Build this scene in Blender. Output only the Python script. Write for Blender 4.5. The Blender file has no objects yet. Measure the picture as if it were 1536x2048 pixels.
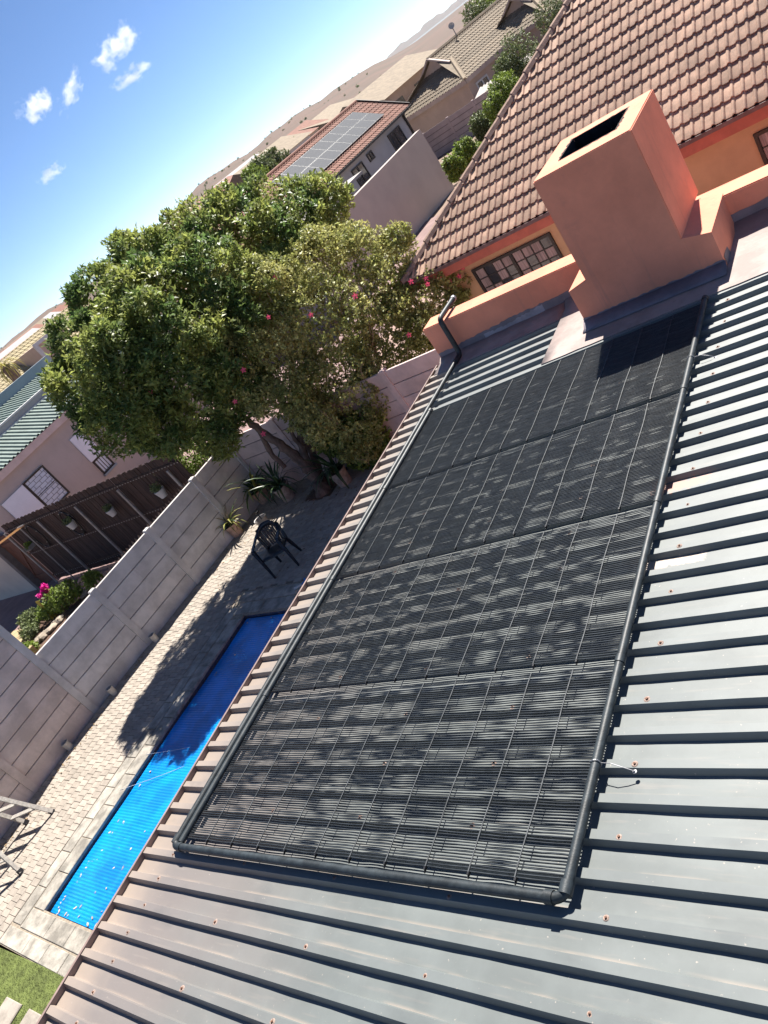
import bpy, bmesh, math, random
import numpy as np
from mathutils import Vector, Matrix
random.seed(7); RNG = np.random.default_rng(11)
S = bpy.context.scene
COL = S.collection

# ------------------------------------------------------------------ camera
YAW, PIT, ROL = 0.8049, -0.4347, -0.6732
FPX = 1532.4                                   # focal length in photo pixels (1536 x 2048)
CP = np.array([5.2039, -0.1252, 3.0283])       # metres; z = 0 is the eave of the metal roof
_f = np.array([-math.sin(YAW)*math.cos(PIT), math.cos(YAW)*math.cos(PIT), math.sin(PIT)])
_r = np.array([math.cos(YAW), math.sin(YAW), 0.0]); _u = np.cross(_r, _f)
_r2 = math.cos(ROL)*_r + math.sin(ROL)*_u; _u2 = -math.sin(ROL)*_r + math.cos(ROL)*_u
RM = np.array([_r2, -_u2, _f])
cam_d = bpy.data.cameras.new('camera'); cam = bpy.data.objects.new('camera', cam_d); COL.objects.link(cam)
cam.matrix_world = Matrix(((_r2[0], _u2[0], -_f[0], CP[0]), (_r2[1], _u2[1], -_f[1], CP[1]), (_r2[2], _u2[2], -_f[2], CP[2]), (0, 0, 0, 1)))
cam_d.sensor_fit = 'VERTICAL'; cam_d.sensor_height = 36.0; cam_d.sensor_width = 27.0
cam_d.lens = FPX/2048*36.0; cam_d.clip_start = 0.05; cam_d.clip_end = 20000
S.camera = cam

# ------------------------------------------------------------------ sky, sun, exposure
SUN = np.array([-0.176, 1.178, 1.43]); SUN = SUN/np.linalg.norm(SUN)
W = bpy.data.worlds.new('World'); S.world = W; W.use_nodes = True
wn = W.node_tree.nodes; wl = W.node_tree.links
bg = wn['Background']; sky = wn.new('ShaderNodeTexSky'); sky.sky_type = 'NISHITA'; sky.sun_disc = False
sky.sun_elevation = math.asin(SUN[2]); sky.sun_rotation = math.atan2(SUN[0], SUN[1])
sky.altitude = 50; sky.air_density = 0.5; sky.dust_density = 0.0; sky.ozone_density = 5.0
wl.new(sky.outputs[0], bg.inputs[0]); bg.inputs[1].default_value = 0.064
sun_d = bpy.data.lights.new('sun', 'SUN'); sun_d.energy = 5.0; sun_d.angle = math.radians(0.53); sun_d.color = (1.0, 0.95, 0.88)
sun = bpy.data.objects.new('sun', sun_d); COL.objects.link(sun)
sun.rotation_euler = Vector(SUN).to_track_quat('Z', 'Y').to_euler(); sun.location = (0, 20, 30)
S.view_settings.view_transform = 'Standard'; S.view_settings.look = 'None'
S.view_settings.exposure = 1.3; S.view_settings.gamma = 1.0; S.view_settings.use_curve_mapping = False
S.cycles.max_bounces = 8; S.cycles.transparent_max_bounces = 16; S.cycles.volume_bounces = 2
S.cycles.use_denoising = True

# ------------------------------------------------------------------ pixel -> place helpers
G = -2.45                                      # paving level below the roof eave
def ray(u, v): return RM.T @ np.array([(u-768)/FPX, (v-1024)/FPX, 1.0])
def onz(u, v, z=G):
    d = ray(u, v); return CP + d*(z-CP[2])/d[2]
def onpl(u, v, p, n):
    d = ray(u, v); n = np.array(n, float); return CP + d*((np.array(p, float)-CP)@n)/(d@n)
def onx(u, v, x): return onpl(u, v, (x, 0, 0), (1, 0, 0))
def ony(u, v, y): return onpl(u, v, (0, y, 0), (0, 1, 0))
def atd(u, v, d): return CP + ray(u, v)*d
def proj(P):
    q = (np.atleast_2d(P)-CP) @ RM.T
    return np.stack([768+FPX*q[:, 0]/q[:, 2], 1024+FPX*q[:, 1]/q[:, 2], q[:, 2]], 1)
RP = 0.0337                                    # fall of the metal roof
def zr(x): return RP*x

# ------------------------------------------------------------------ materials
MATS = {}
def mat(name, col, rough=.75, var=.12, scale=5., col2=None, bump=.15, bscale=60., metallic=0., spec=.4, rnd=0., isl=0., stretch=None, transl=0., detail=6., hi=.62, lo=.38):
    if name in MATS: return MATS[name]
    m = bpy.data.materials.new(name); m.use_nodes = True; MATS[name] = m
    N = m.node_tree.nodes; L = m.node_tree.links; b = N['Principled BSDF']; out = N['Material Output']
    b.inputs['Roughness'].default_value = rough; b.inputs['Metallic'].default_value = metallic
    b.inputs['Specular IOR Level'].default_value = spec
    geo = N.new('ShaderNodeNewGeometry'); src = geo.outputs['Position']
    if stretch:
        mp = N.new('ShaderNodeMapping'); mp.inputs['Scale'].default_value = stretch; L.new(src, mp.inputs[0]); src = mp.outputs[0]
    n1 = N.new('ShaderNodeTexNoise'); n1.inputs['Scale'].default_value = scale; n1.inputs['Detail'].default_value = detail; n1.inputs['Roughness'].default_value = .62
    L.new(src, n1.inputs['Vector'])
    rp = N.new('ShaderNodeValToRGB'); L.new(n1.outputs[0], rp.inputs[0])
    c = np.array(col); c2 = np.array(col2) if col2 is not None else None
    a = c*(1-var) if c2 is None else c; d = c*(1+var) if c2 is None else c2
    rp.color_ramp.elements[0].position = lo; rp.color_ramp.elements[1].position = hi
    rp.color_ramp.elements[0].color = (*a, 1); rp.color_ramp.elements[1].color = (*np.minimum(d, 1), 1)
    cs = rp.outputs[0]
    if rnd or isl:
        mm = N.new('ShaderNodeMath'); mm.operation = 'MULTIPLY_ADD'
        if rnd: L.new(N.new('ShaderNodeObjectInfo').outputs['Random'], mm.inputs[0]); k = rnd
        else: L.new(geo.outputs['Random Per Island'], mm.inputs[0]); k = isl
        mm.inputs[1].default_value = 2*k; mm.inputs[2].default_value = 1-k
        mx = N.new('ShaderNodeVectorMath'); mx.operation = 'SCALE'; L.new(cs, mx.inputs[0]); L.new(mm.outputs[0], mx.inputs['Scale']); cs = mx.outputs[0]
    L.new(cs, b.inputs['Base Color'])
    if bump:
        n2 = N.new('ShaderNodeTexNoise'); n2.inputs['Scale'].default_value = bscale; n2.inputs['Detail'].default_value = 4
        L.new(src, n2.inputs['Vector']); bp = N.new('ShaderNodeBump'); bp.inputs['Strength'].default_value = bump; bp.inputs['Distance'].default_value = .01
        L.new(n2.outputs[0], bp.inputs['Height']); L.new(bp.outputs[0], b.inputs['Normal'])
    if transl:
        t = N.new('ShaderNodeBsdfTranslucent'); L.new(cs, t.inputs[0]); ms = N.new('ShaderNodeMixShader'); ms.inputs[0].default_value = transl
        L.new(b.outputs[0], ms.inputs[1]); L.new(t.outputs[0], ms.inputs[2]); L.new(ms.outputs[0], out.inputs[0])
    return m

PITCH_ = .1715
def roof_metal():
    m = mat('metal_roof_paint', (0.142, 0.158, 0.155), .52, .10, 2.2, bump=.06, bscale=9., spec=.5)
    N = m.node_tree.nodes; L = m.node_tree.links; b = N['Principled BSDF']
    base = b.inputs['Base Color'].links[0].from_socket
    geo = N.new('ShaderNodeNewGeometry'); sx = N.new('ShaderNodeSeparateXYZ'); L.new(geo.outputs['Position'], sx.inputs[0])
    def noise(scale, sc3, detail=5):
        mp = N.new('ShaderNodeMapping'); mp.inputs['Scale'].default_value = sc3; L.new(geo.outputs['Position'], mp.inputs[0])
        n = N.new('ShaderNodeTexNoise'); n.inputs['Scale'].default_value = scale; n.inputs['Detail'].default_value = detail; L.new(mp.outputs[0], n.inputs[0]); return n.outputs[0]
    def mth(op, a, b_, c=None, clamp=False):
        n = N.new('ShaderNodeMath'); n.operation = op; n.use_clamp = clamp
        for i, x in enumerate((a, b_, c)):
            if x is None: continue
            if isinstance(x, (int, float)): n.inputs[i].default_value = x
            else: L.new(x, n.inputs[i])
        return n.outputs[0]
    def mixc(fac, a, col):
        n = N.new('ShaderNodeMix'); n.data_type = 'RGBA'; L.new(fac, n.inputs[0]); L.new(a, n.inputs[6])
        n.inputs[7].default_value = (*col, 1); return n.outputs[2]
    def sstep(v, a, b_):
        n = N.new('ShaderNodeMapRange'); n.interpolation_type = 'SMOOTHSTEP'; L.new(v, n.inputs[0]); n.inputs[1].default_value = a; n.inputs[2].default_value = b_; return n.outputs[0]
    X = sx.outputs[0]; Y = sx.outputs[1]
    # faded, chalky brown paint on the older lower sheets
    f1 = mth('MULTIPLY', sstep(mth('ADD', X, mth('MULTIPLY', noise(1.2, (1, 1, 1)), 1.6)), 3.2, 1.2), sstep(mth('ADD', Y, mth('MULTIPLY', noise(.8, (1, 1, 1)), 1.5)), 8., 1.0))
    c = mixc(mth('MULTIPLY', f1, .85), base, (.19, .163, .152))
    # worn, sun-bleached ends at the eave
    f2 = mth('MULTIPLY', sstep(mth('ADD', X, mth('MULTIPLY', noise(7, (1, 1, 1)), .25)), .62, .12), .75)
    c = mixc(f2, c, (.33, .265, .215))
    # dust streaks and scuffs
    f3 = sstep(noise(9, (.35, 4, 4), 8), .56, .80)
    c = mixc(mth('MULTIPLY', f3, .35), c, (.27, .235, .205))
    f4 = sstep(noise(55, (1, 1, 1), 3), .70, .76)
    c = mixc(mth('MULTIPLY', f4, .6), c, (.40, .35, .30))
    f5 = sstep(noise(2.3, (1, 2.2, 1), 7), .57, .75)
    c = mixc(mth('MULTIPLY', f5, .35), c, (.07, .08, .085))
    fr = mth('FRACT', mth('DIVIDE', mth('SUBTRACT', Y, .012), PITCH_), 0)
    f6 = mth('MULTIPLY', sstep(fr, .11, .0), sstep(noise(5, (.5, 3, 1), 7), .44, .62))
    c = mixc(mth('MULTIPLY', f6, .45), c, (.36, .29, .235))
    # two spots of bare primer
    wob = mth('MULTIPLY', mth('SUBTRACT', noise(24, (1, 1, 1)), .5), .16)
    for (x0, x1, y0, y1, colr) in ((3.30, 3.66, 3.575, 3.70, (.36, .20, .155)), (3.30, 3.71, 2.955, 3.02, (.42, .34, .28))):
        dx = mth('ABSOLUTE', mth('SUBTRACT', X, (x0+x1)/2), 0); dy = mth('ABSOLUTE', mth('SUBTRACT', Y, (y0+y1)/2), 0)
        a = sstep(mth('ADD', dx, wob), (x1-x0)/2+.01, (x1-x0)/2-.01); bb = sstep(mth('ADD', dy, mth('MULTIPLY', wob, .5)), (y1-y0)/2+.006, (y1-y0)/2-.006)
        c = mixc(mth('MULTIPLY', a, bb), c, colr)
    L.new(c, b.inputs['Base Color'])
    return m

def streak(m, colr, amt, sc=(9, 9, .5), lo=.55, hi=.75):
    """rain streaks and blotches mixed over a plaster colour"""
    N = m.node_tree.nodes; L = m.node_tree.links; b = N['Principled BSDF']; base = b.inputs['Base Color'].links[0].from_socket
    geo = N.new('ShaderNodeNewGeometry'); cur = base
    for k, (s3, sc_, a) in enumerate((((sc), 1.0, amt), ((1, 1, 1), 2.2, amt*.7))):
        mp = N.new('ShaderNodeMapping'); mp.inputs['Scale'].default_value = s3; L.new(geo.outputs['Position'], mp.inputs[0]); n = N.new('ShaderNodeTexNoise'); n.inputs['Scale'].default_value = sc_; n.inputs['Detail'].default_value = 9; n.inputs['Roughness'].default_value = .7; L.new(mp.outputs[0], n.inputs[0])
        r = N.new('ShaderNodeMapRange'); r.interpolation_type = 'SMOOTHSTEP'; L.new(n.outputs[0], r.inputs[0]); r.inputs[1].default_value = lo; r.inputs[2].default_value = hi; r.inputs[4].default_value = a
        mx = N.new('ShaderNodeMix'); mx.data_type = 'RGBA'; L.new(r.outputs[0], mx.inputs[0]); L.new(cur, mx.inputs[6]); mx.inputs[7].default_value = (*colr, 1); cur = mx.outputs[2]
    L.new(cur, b.inputs['Base Color'])
ROOF = roof_metal()
TRIM = mat('eave_trim_paint', (0.24, 0.17, 0.15), .55, .15, 9)
PIPE = mat('black_pipe', (0.024, 0.031, 0.035), .5, .35, 14, bump=.08, bscale=120, spec=.4)
TUBE = mat('black_rubber_tube', (0.028, 0.033, 0.037), .36, .3, 18, bump=0, spec=.55, rnd=.25)
STRIP = mat('dusty_spacer', (0.06, 0.066, 0.07), .6, .4, 30, bump=0)
BLACK = mat('black_plastic', (.012, .012, .014), .4, .2, 20, bump=0, spec=.5)
CHAIRM = mat('chair_plastic', (.008, .010, .016), .33, .3, 15, bump=.03, spec=.5)
ORANGE = mat('terracotta_plaster', (0.74, 0.275, 0.17), .85, .10, 1.6, bump=.4, bscale=22, detail=8)
OCHRE = mat('ochre_plaster', (0.54, 0.355, 0.2), .85, .08, 1.8, bump=.2, bscale=70)
REDF = mat('red_fascia', (0.45, 0.13, 0.085), .6, .12, 4)
GUTT = mat('brown_gutter', (.14, .085, .08), .45, .2, 8)
TILE = mat('brown_roof_tile', (0.44, 0.287, 0.205), .85, .16, 7, bump=.25, bscale=90, rnd=.17)
TILES = mat('brown_roof_tile_far', (0.44, 0.287, 0.205), .85, .16, 7, bump=.25, bscale=90, isl=.11)
HIPT = mat('hip_tile', (0.32, 0.21, 0.16), .9, .2, 12, bump=.3, rnd=.1)
SOOT = mat('soot', (.008, .008, .01), .95, .5, 10)
MEMB = mat('roof_membrane', (0.33, 0.265, 0.24), .75, .16, 4, bump=.3, bscale=25, detail=9)
MEMBW = mat('painted_flashing', (0.2, 0.175, 0.195), .7, .2, 3, bump=.3, bscale=30, detail=9)
MEMBP = mat('flashing_patch', (0.3, 0.285, 0.32), .7, .2, 6, bump=.3, bscale=30)
STEEL = mat('zinc_steel', (.30, .30, .31), .45, .15, 40, metallic=.5, bump=.0)
SCREWH = mat('rusty_screw', (.16, .075, .045), .7, .5, 200, bump=.2, bscale=300)
SEAL = mat('pale_sealant', (0.28, 0.205, 0.17), .8, .35, 90, bump=.3, bscale=200)
PAVER = mat('concrete_paver', (0.335, 0.292, 0.245), .9, .12, 9, bump=.35, bscale=110, rnd=.13)
PAVERS = mat('concrete_paver_far', (0.335, 0.292, 0.245), .9, .12, 9, bump=.35, bscale=110, isl=.13)
SAND = mat('joint_sand', (0.16, 0.135, 0.105), .95, .25, 30)
COPE = mat('coping_stone', (0.3, 0.275, 0.235), .85, .34, 5, bump=.35, bscale=70, rnd=.12, detail=9)
GROUT = mat('grout', (0.28, 0.235, 0.18), .95, .2, 20)
POOLW = mat('blue_pool_wall', (0.01, 0.05, 0.2), .4, .2, 4)
COVER = mat('blue_pool_cover', (0.003, 0.215, 0.64), .30, .22, 2.2, bump=.1, bscale=14, spec=.5)
LEAFL = mat('pale_dry_leaf', (0.4, 0.32, 0.23), .8, .3, 60, bump=0, rnd=.3)
CONC = mat('grey_precast', (0.57, 0.535, 0.505), .9, .14, 2.4, bump=.25, bscale=60, rnd=.07, detail=9)
CONCP = mat('pink_precast', (0.6, 0.47, 0.44), .9, .14, 2.4, bump=.25, bscale=60, rnd=.07, detail=9)
CONCB = mat('brown_precast', (0.6, 0.5, 0.445), .9, .14, 2.4, bump=.25, bscale=60, rnd=.06, detail=9)
SOILM = mat('brown_soil', (.11, .065, .045), .95, .4, 30, bump=.8, bscale=60)
GRASSM = mat('lawn_green', (0.1, 0.125, 0.032), .8, .25, 6, isl=.16, bump=0)
STEPM = mat('pale_stone_slab', (0.3, 0.265, 0.225), .9, .2, 4, bump=.3)
BARK = mat('brown_bark', (.15, .105, .085), .95, .35, 14, bump=.8, bscale=35, stretch=(1, 1, .3))
TWIG = mat('pale_twig', (.30, .225, .15), .9, .3, 20, bump=.3)
LEAF1 = mat('dark_glossy_leaf', (.10, .165, .048), .45, .3, 1.3, col2=(.31, .345, .09), bump=0, isl=.5, transl=.45, spec=.3, hi=.58, lo=.40)
LEAF2 = mat('olive_leaf', (.22, .255, .07), .5, .3, 1.4, col2=(.44, .43, .155), bump=0, isl=.5, transl=.42, hi=.60, lo=.38)
LEAF3 = mat('strap_leaf', (0.045, 0.085, 0.028), .4, .3, 6, bump=0, rnd=.4, transl=.15)
LEAF4 = mat('yellow_green_strap_leaf', (0.3, 0.3, 0.075), .5, .3, 6, bump=0, rnd=.4, transl=.25)
LEAF5 = mat('bright_green_leaf', (0.19, 0.26, 0.045), .55, .3, 2, bump=0, isl=.4, transl=.3)
LEAF6 = mat('grey_green_leaf', (0.15, 0.185, 0.07), .6, .3, 2, bump=0, isl=.4, transl=.2)
PINK = mat('pink_petal', (.80, .10, .20), .6, .15, 30, bump=0, transl=.3)
MAGEN = mat('magenta_petal', (.75, .02, .35), .6, .15, 30, bump=0, transl=.3)
TERRA = mat('clay_pot', (.42, .27, .20), .9, .25, 12, bump=.2)
STONEP = mat('woven_stone_pot', (.36, .29, .24), .9, .3, 10, bump=.4)
WHITE = mat('white_paint', (0.55, 0.54, 0.52), .6, .08, 8)
OFFW = mat('old_white_plastic', (0.45, 0.42, 0.38), .6, .15, 20)
WOOD = mat('dark_stained_wood', (.045, .024, .018), .75, .35, 5, bump=.4, bscale=30, stretch=(6, 6, .6), rnd=.3)
WOODR = mat('red_brown_gate', (.15, .065, .04), .7, .3, 6, stretch=(5, 5, .6))
GALV = mat('galvanised_post', (0.3, 0.285, 0.275), .5, .15, 10, metallic=.3)
NWALL = mat('taupe_plaster', (0.45, 0.39, 0.355), .9, .06, 1.2, bump=.15, bscale=60)
BEIGE = mat('beige_plaster', (0.58, 0.5, 0.41), .9, .08, 1.2, bump=.15)
GREYW = mat('grey_plaster', (.36, .345, .34), .9, .08, 1.2, bump=.15)
BLUEW = mat('blue_grey_plaster', (.25, .30, .33), .9, .06, 1.2, bump=.15)
GROOF = mat('green_grey_sheet', (0.19, 0.235, 0.21), .5, .12, 3, bump=.05)
CREAMF = mat('cream_fascia', (0.42, 0.33, 0.28), .7, .08, 3)
GLASS = mat('window_glass', (.035, .045, .055), .06, .3, 1.5, bump=0, spec=.8)
BLIND = mat('pale_blind', (0.62, 0.68, 0.76), .5, .08, 3, bump=0)
CURT = mat('curtain', (.34, .27, .25), .9, .4, 3, bump=.2, bscale=20, stretch=(14, 14, .5))
DARKF = mat('bronze_frame', (.030, .024, .020), .45, .2, 20, bump=0)
PVSOL = mat('solar_cell_panel', (0.095, 0.1, 0.11), .75, .06, 8, bump=0, spec=.08)
ALU = mat('aluminium', (0.22, 0.22, 0.22), .5, .08, 30, metallic=.2, bump=0)
ALUP = mat('dusty_aluminium', (0.36, 0.335, 0.3), .6, .2, 25, metallic=.25, bump=.1)
TANW = mat('tan_plaster', (0.46, 0.345, 0.275), .9, .06, 1.5)
TANR = mat('tan_roof_tile', (0.22, 0.17, 0.115), .85, .15, 3, isl=.14, bump=.2)
REDR = mat('red_roof_tile', (0.215, 0.095, 0.065), .85, .15, 3, isl=.14, bump=.2)
YELR = mat('yellow_roof_tile', (0.33, 0.27, 0.155), .85, .12, 3, isl=.12, bump=.2)
HILL = mat('dry_hill', (0.135, 0.083, 0.06), .95, .18, .02, col2=(.10, .072, .05), bump=.3, bscale=.6, detail=10)
GRND = mat('dry_ground', (0.22, 0.155, 0.115), .95, .2, .5, bump=.4, bscale=8, detail=9)
NPAV = mat('dusty_pink_paving', (0.23, 0.15, 0.14), .9, .15, 2, bump=.25, bscale=40, detail=9)
YSLAB = mat('yellow_stone_slab', (0.4, 0.3, 0.165), .9, .15, 4)
ROCK = mat('pale_rock', (0.33, 0.275, 0.21), .9, .3, 7, bump=.5)
BLUEP = mat('blue_plastic', (.01, .16, .48), .4, .1, 20, bump=0)
ROPE = mat('thin_cord', (.55, .58, .62), .6, .2, 60, bump=0)
IRON = mat('black_iron', (.012, .011, .012), .5, .2, 30, bump=0)

streak(ORANGE, (.47, .20, .145), .6); streak(CONC, (.38, .36, .34), .5, (5, 5, 1.)); streak(CONCB, (.42, .34, .29), .5, (5, 5, 1.)); streak(CONCP, (.34, .25, .22), .4, (5, 5, 1.)); streak(TILE, (.27, .20, .16), .4, (3, 3, 3)); streak(PAVER, (.19, .17, .14), .5, (.6, .6, .6)); streak(PAVERS, (.19, .17, .14), .5, (.6, .6, .6)); streak(COPE, (.16, .155, .13), .6, (3, 3, 3)); streak(NWALL, (.34, .30, .285), .35); streak(MEMB, (.20, .165, .15), .5, (4, 4, 4))

# ------------------------------------------------------------------ mesh builder
class MB:
    def __init__(s): s.v = []; s.f = []; s.mi = []
    def add(s, vs, fs, mi=0):
        o = len(s.v); s.v += [tuple(map(float, p)) for p in vs]; s.f += [tuple(o+i for i in f) for f in fs]; s.mi += [mi]*len(fs); return s
    def box(s, x0, x1, y0, y1, z0, z1, mi=0):
        return s.add([(x0, y0, z0), (x1, y0, z0), (x1, y1, z0), (x0, y1, z0), (x0, y0, z1), (x1, y0, z1), (x1, y1, z1), (x0, y1, z1)],
                     [(0, 3, 2, 1), (4, 5, 6, 7), (0, 1, 5, 4), (1, 2, 6, 5), (2, 3, 7, 6), (3, 0, 4, 7)], mi)
    def cbox(s, x0, x1, y0, y1, z0, z1, b=.004, mi=0):      # box with chamfered top edges
        v = [(x0, y0, z0), (x1, y0, z0), (x1, y1, z0), (x0, y1, z0), (x0, y0, z1-b), (x1, y0, z1-b), (x1, y1, z1-b), (x0, y1, z1-b),
             (x0+b, y0+b, z1), (x1-b, y0+b, z1), (x1-b, y1-b, z1), (x0+b, y1-b, z1)]
        f = [(0, 3, 2, 1), (8, 9, 10, 11)]
        for a, c in ((0, 1), (1, 2), (2, 3), (3, 0)): f += [(a, c, c+4, a+4), (a+4, c+4, c+8, a+8)]
        return s.add(v, f, mi)
    def beam(s, p, q, w, h, up=(0, 0, 1), mi=0):            # rectangular bar between two points
        p = np.array(p, float); q = np.array(q, float); d = q-p; d /= np.linalg.norm(d); a = np.cross(d, up)
        if np.linalg.norm(a) < 1e-6: a = np.cross(d, (1, 0, 0))
        a /= np.linalg.norm(a); b = np.cross(a, d); vs = []
        for e in (p, q):
            for i, j in ((-1, -1), (1, -1), (1, 1), (-1, 1)): vs.append(e+a*i*w/2+b*j*h/2)
        return s.add(vs, [(0, 1, 2, 3), (7, 6, 5, 4), (0, 4, 5, 1), (1, 5, 6, 2), (2, 6, 7, 3), (3, 7, 4, 0)], mi)
    def tube(s, pts, r, n=8, cap=True, mi=0):
        P = np.array(pts, float); m = len(P); rr = np.full(m, r) if np.isscalar(r) else np.array(r, float)
        T = np.gradient(P, axis=0); T /= np.linalg.norm(T, axis=1)[:, None]+1e-12
        ref = np.array((0, 0, 1.)) if abs(T[0, 2]) < .9 else np.array((1., 0, 0)); vs = []
        A = np.cross(T[0], ref); A /= np.linalg.norm(A)
        for i in range(m):
            A = A-T[i]*(A@T[i]); A /= np.linalg.norm(A); B = np.cross(T[i], A)
            for k in range(n):
                t = 2*math.pi*k/n; vs.append(P[i]+rr[i]*(math.cos(t)*A+math.sin(t)*B))
        fs = [(i*n+k, i*n+(k+1) % n, (i+1)*n+(k+1) % n, (i+1)*n+k) for i in range(m-1) for k in range(n)]
        if cap: fs += [tuple(range(n-1, -1, -1)), tuple((m-1)*n+k for k in range(n))]
        return s.add(vs, fs, mi)
    def lathe(s, prof, n=16, c=(0, 0, 0), mi=0):
        vs = [(c[0]+r*math.cos(2*math.pi*k/n), c[1]+r*math.sin(2*math.pi*k/n), c[2]+z) for r, z in prof for k in range(n)]
        fs = [(i*n+k, i*n+(k+1) % n, (i+1)*n+(k+1) % n, (i+1)*n+k) for i in range(len(prof)-1) for k in range(n)]
        return s.add(vs, fs, mi)
    def mesh(s, name, mats, smooth=False):
        me = bpy.data.meshes.new(name); me.from_pydata(s.v, [], s.f)
        for m in (mats if isinstance(mats, (list, tuple)) else [mats]): me.materials.append(m)
        if any(s.mi): me.polygons.foreach_set('material_index', s.mi)
        if smooth: me.polygons.foreach_set('use_smooth', [True]*len(s.f))
        me.update(); return me
    def build(s, name, mats, parent=None, smooth=False): return link(name, s.mesh(name, mats, smooth), parent)
def link(name, me, parent=None, loc=None, rz=None):
    o = bpy.data.objects.new(name, me); COL.objects.link(o)
    if parent is not None: o.parent = parent
    if loc is not None: o.location = loc
    if rz is not None: o.rotation_euler = (0, 0, rz)
    return o
def tag(o, label=None, cat=None, group=None, kind=None):
    for k, v in (('label', label), ('category', cat), ('group', group), ('kind', kind)):
        if v: o[k] = v
    return o
def thing(name, label, cat, loc=(0, 0, 0), rz=0., group=None):
    o = bpy.data.objects.new(name, None); COL.objects.link(o); o.location = loc; o.rotation_euler = (0, 0, rz); o.empty_display_size = .2
    return tag(o, label, cat, group)
def smooth_by_angle(o, deg=35):
    me = o.data; me.polygons.foreach_set('use_smooth', [True]*len(me.polygons))
    try: me.set_sharp_from_angle(angle=math.radians(deg))
    except Exception: pass
    return o
def npmesh(name, V, F, m, smooth=False):                   # V (n,3), F (k,3|4) numpy
    me = bpy.data.meshes.new(name); k = F.shape[1]
    me.vertices.add(len(V)); me.vertices.foreach_set('co', V.astype(np.float32).ravel())
    me.loops.add(F.size); me.loops.foreach_set('vertex_index', F.astype(np.int32).ravel())
    me.polygons.add(len(F)); me.polygons.foreach_set('loop_start', np.arange(0, F.size, k, dtype=np.int32))
    try: me.polygons.foreach_set('loop_total', np.full(len(F), k, dtype=np.int32))
    except Exception: pass
    if smooth: me.polygons.foreach_set('use_smooth', np.ones(len(F), bool))
    me.materials.append(m); me.update(calc_edges=True); me.validate(); return me

# ================================================================== GROUND
def gh(x, y):
    d = math.hypot(x, y)
    z = G-.05-1.5*min(1, max(0, (24-d)/5))
    if y > 30: z -= min(.62, (y-30)*.038)
    if d > 70: z -= min(1.5, (d-70)*.02)
    if d > 900: z -= min(9.0, (d-900)*.008)
    return z
def hill_add(x, y):
    d = math.hypot(x, y); az = math.degrees(math.atan2(-x, y))
    t = min(1, max(0, (d-130)/560)); t = t*t*(3-2*t)
    e = .62+.16*math.sin(az*.33+.6)+.12*math.sin(az*.9+2)+.05*math.sin(az*2.3)
    side = min(1, max(0, (az-24.5)/7)); side = side*side*(3-2*side)
    back = min(1, max(0, (1100-d)/250))
    return t*side*(7.5+700*math.tan(math.radians(e)))*back
def ground():
    az = np.radians(np.concatenate([np.arange(-180, 10, 10), np.arange(10, 75, 1.), np.arange(75, 181, 7.5)]))
    rs = [0, 3, 6, 9, 12, 16, 20, 25, 30, 35, 40, 45, 50, 60, 70, 85, 100, 130, 160, 200, 250, 300, 350, 400, 450, 500, 550, 600, 650, 700, 760, 830, 900, 1000, 1200, 1500, 1900]
    b = MB(); vs = []; fs = []
    for r in rs:
        for a in az:
            x = -math.sin(a)*r; y = math.cos(a)*r; z = gh(x, y)+hill_add(x, y)
            if r > 200: z += .35*math.sin(x*.031+y*.017)*math.cos(y*.023)
            vs.append((x, y, z))
    n = len(az)
    for i in range(len(rs)-1):
        for k in range(n-1): fs.append((i*n+k, (i+1)*n+k, (i+1)*n+k+1, i*n+k+1))
    mi = [1 if i*1 // (n-1) >= 17 else 0 for i in range(len(fs))]
    b.add(vs, fs); b.mi = mi
    o = b.build('ground', [GRND, HILL], smooth=True); tag(o, kind='structure'); return o
GROUND = ground()

# ================================================================== METAL ROOF
PITCH = .1715
roof = thing('metal_roof', 'dark grey trapezoidal sheet metal patio roof carrying the black pool heater', 'roof')
def sheet_mesh(k0, nrib, x0=0., x1=6.4):
    prof = []
    for k in range(k0, k0+nrib):
        yk = k*PITCH
        prof += [(yk-.0575, 0), (yk-.0435, .036), (yk, .036), (yk+.0135, 0), (yk+.05, .0006), (yk+.078, .0006)]
    yk = (k0+nrib)*PITCH
    prof += [(yk-.0575, .0004), (yk-.0442, .0374), (yk+.0004, .0374), (yk+.0095, .013)]
    xs = np.concatenate([np.linspace(x0, 4.4, 24), [5.4, x1]]); vs = []; fs = []
    for x in xs:
        for (y, z) in prof:
            if y > yk-.05: y += .0012*math.sin(x*5+k0)
            vs.append((x, y, z+zr(x)+(random.uniform(-.0016, .0016) if z < .01 else random.uniform(-.0008, .0008))))
    n = len(prof)
    for i in range(len(xs)-1):
        for j in range(n-1): fs.append((i*n+j, (i+1)*n+j, (i+1)*n+j+1, i*n+j+1))
    return MB().add(vs, fs)
screw_mb = MB(); screw_mb.lathe([(.0, .0022), (.017, .0022), (.021, .0)], 12, mi=1); screw_mb.lathe([(.0085, 0), (.0085, .004), (.006, .009), (0, .009)], 6, mi=0)
SCREW = screw_mb.mesh('screw', [SCREWH, SEAL])
for k0 in range(-16, 41, 4):
    sh = smooth_by_angle(sheet_mesh(k0, 4).build('roof_sheet', ROOF, roof), 12)
    for k in range(k0, k0+4):
        y = k*PITCH-.022
        for x, every in ((.392, 1), (1.194, 2), (1.998, 2), (2.792, 2), (3.574, 2), (4.38, 2)):
            if every == 2 and k % 2: continue
            if y > 5.9 or y < -.6: continue
            sc = link('screw', SCREW, sh, (x+random.uniform(-.012, .012), y+random.uniform(-.006, .006), zr(x)+.0363)); sc.scale = [random.uniform(.6, .95)]*2+[1]
b = MB(); b.box(-.010, 0.0, -2.8, 7.1, -.075, .0405); b.box(-.016, .004, -2.8, 7.1, .0405, .0445)
b.build('eave_trim', TRIM, roof)
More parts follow.
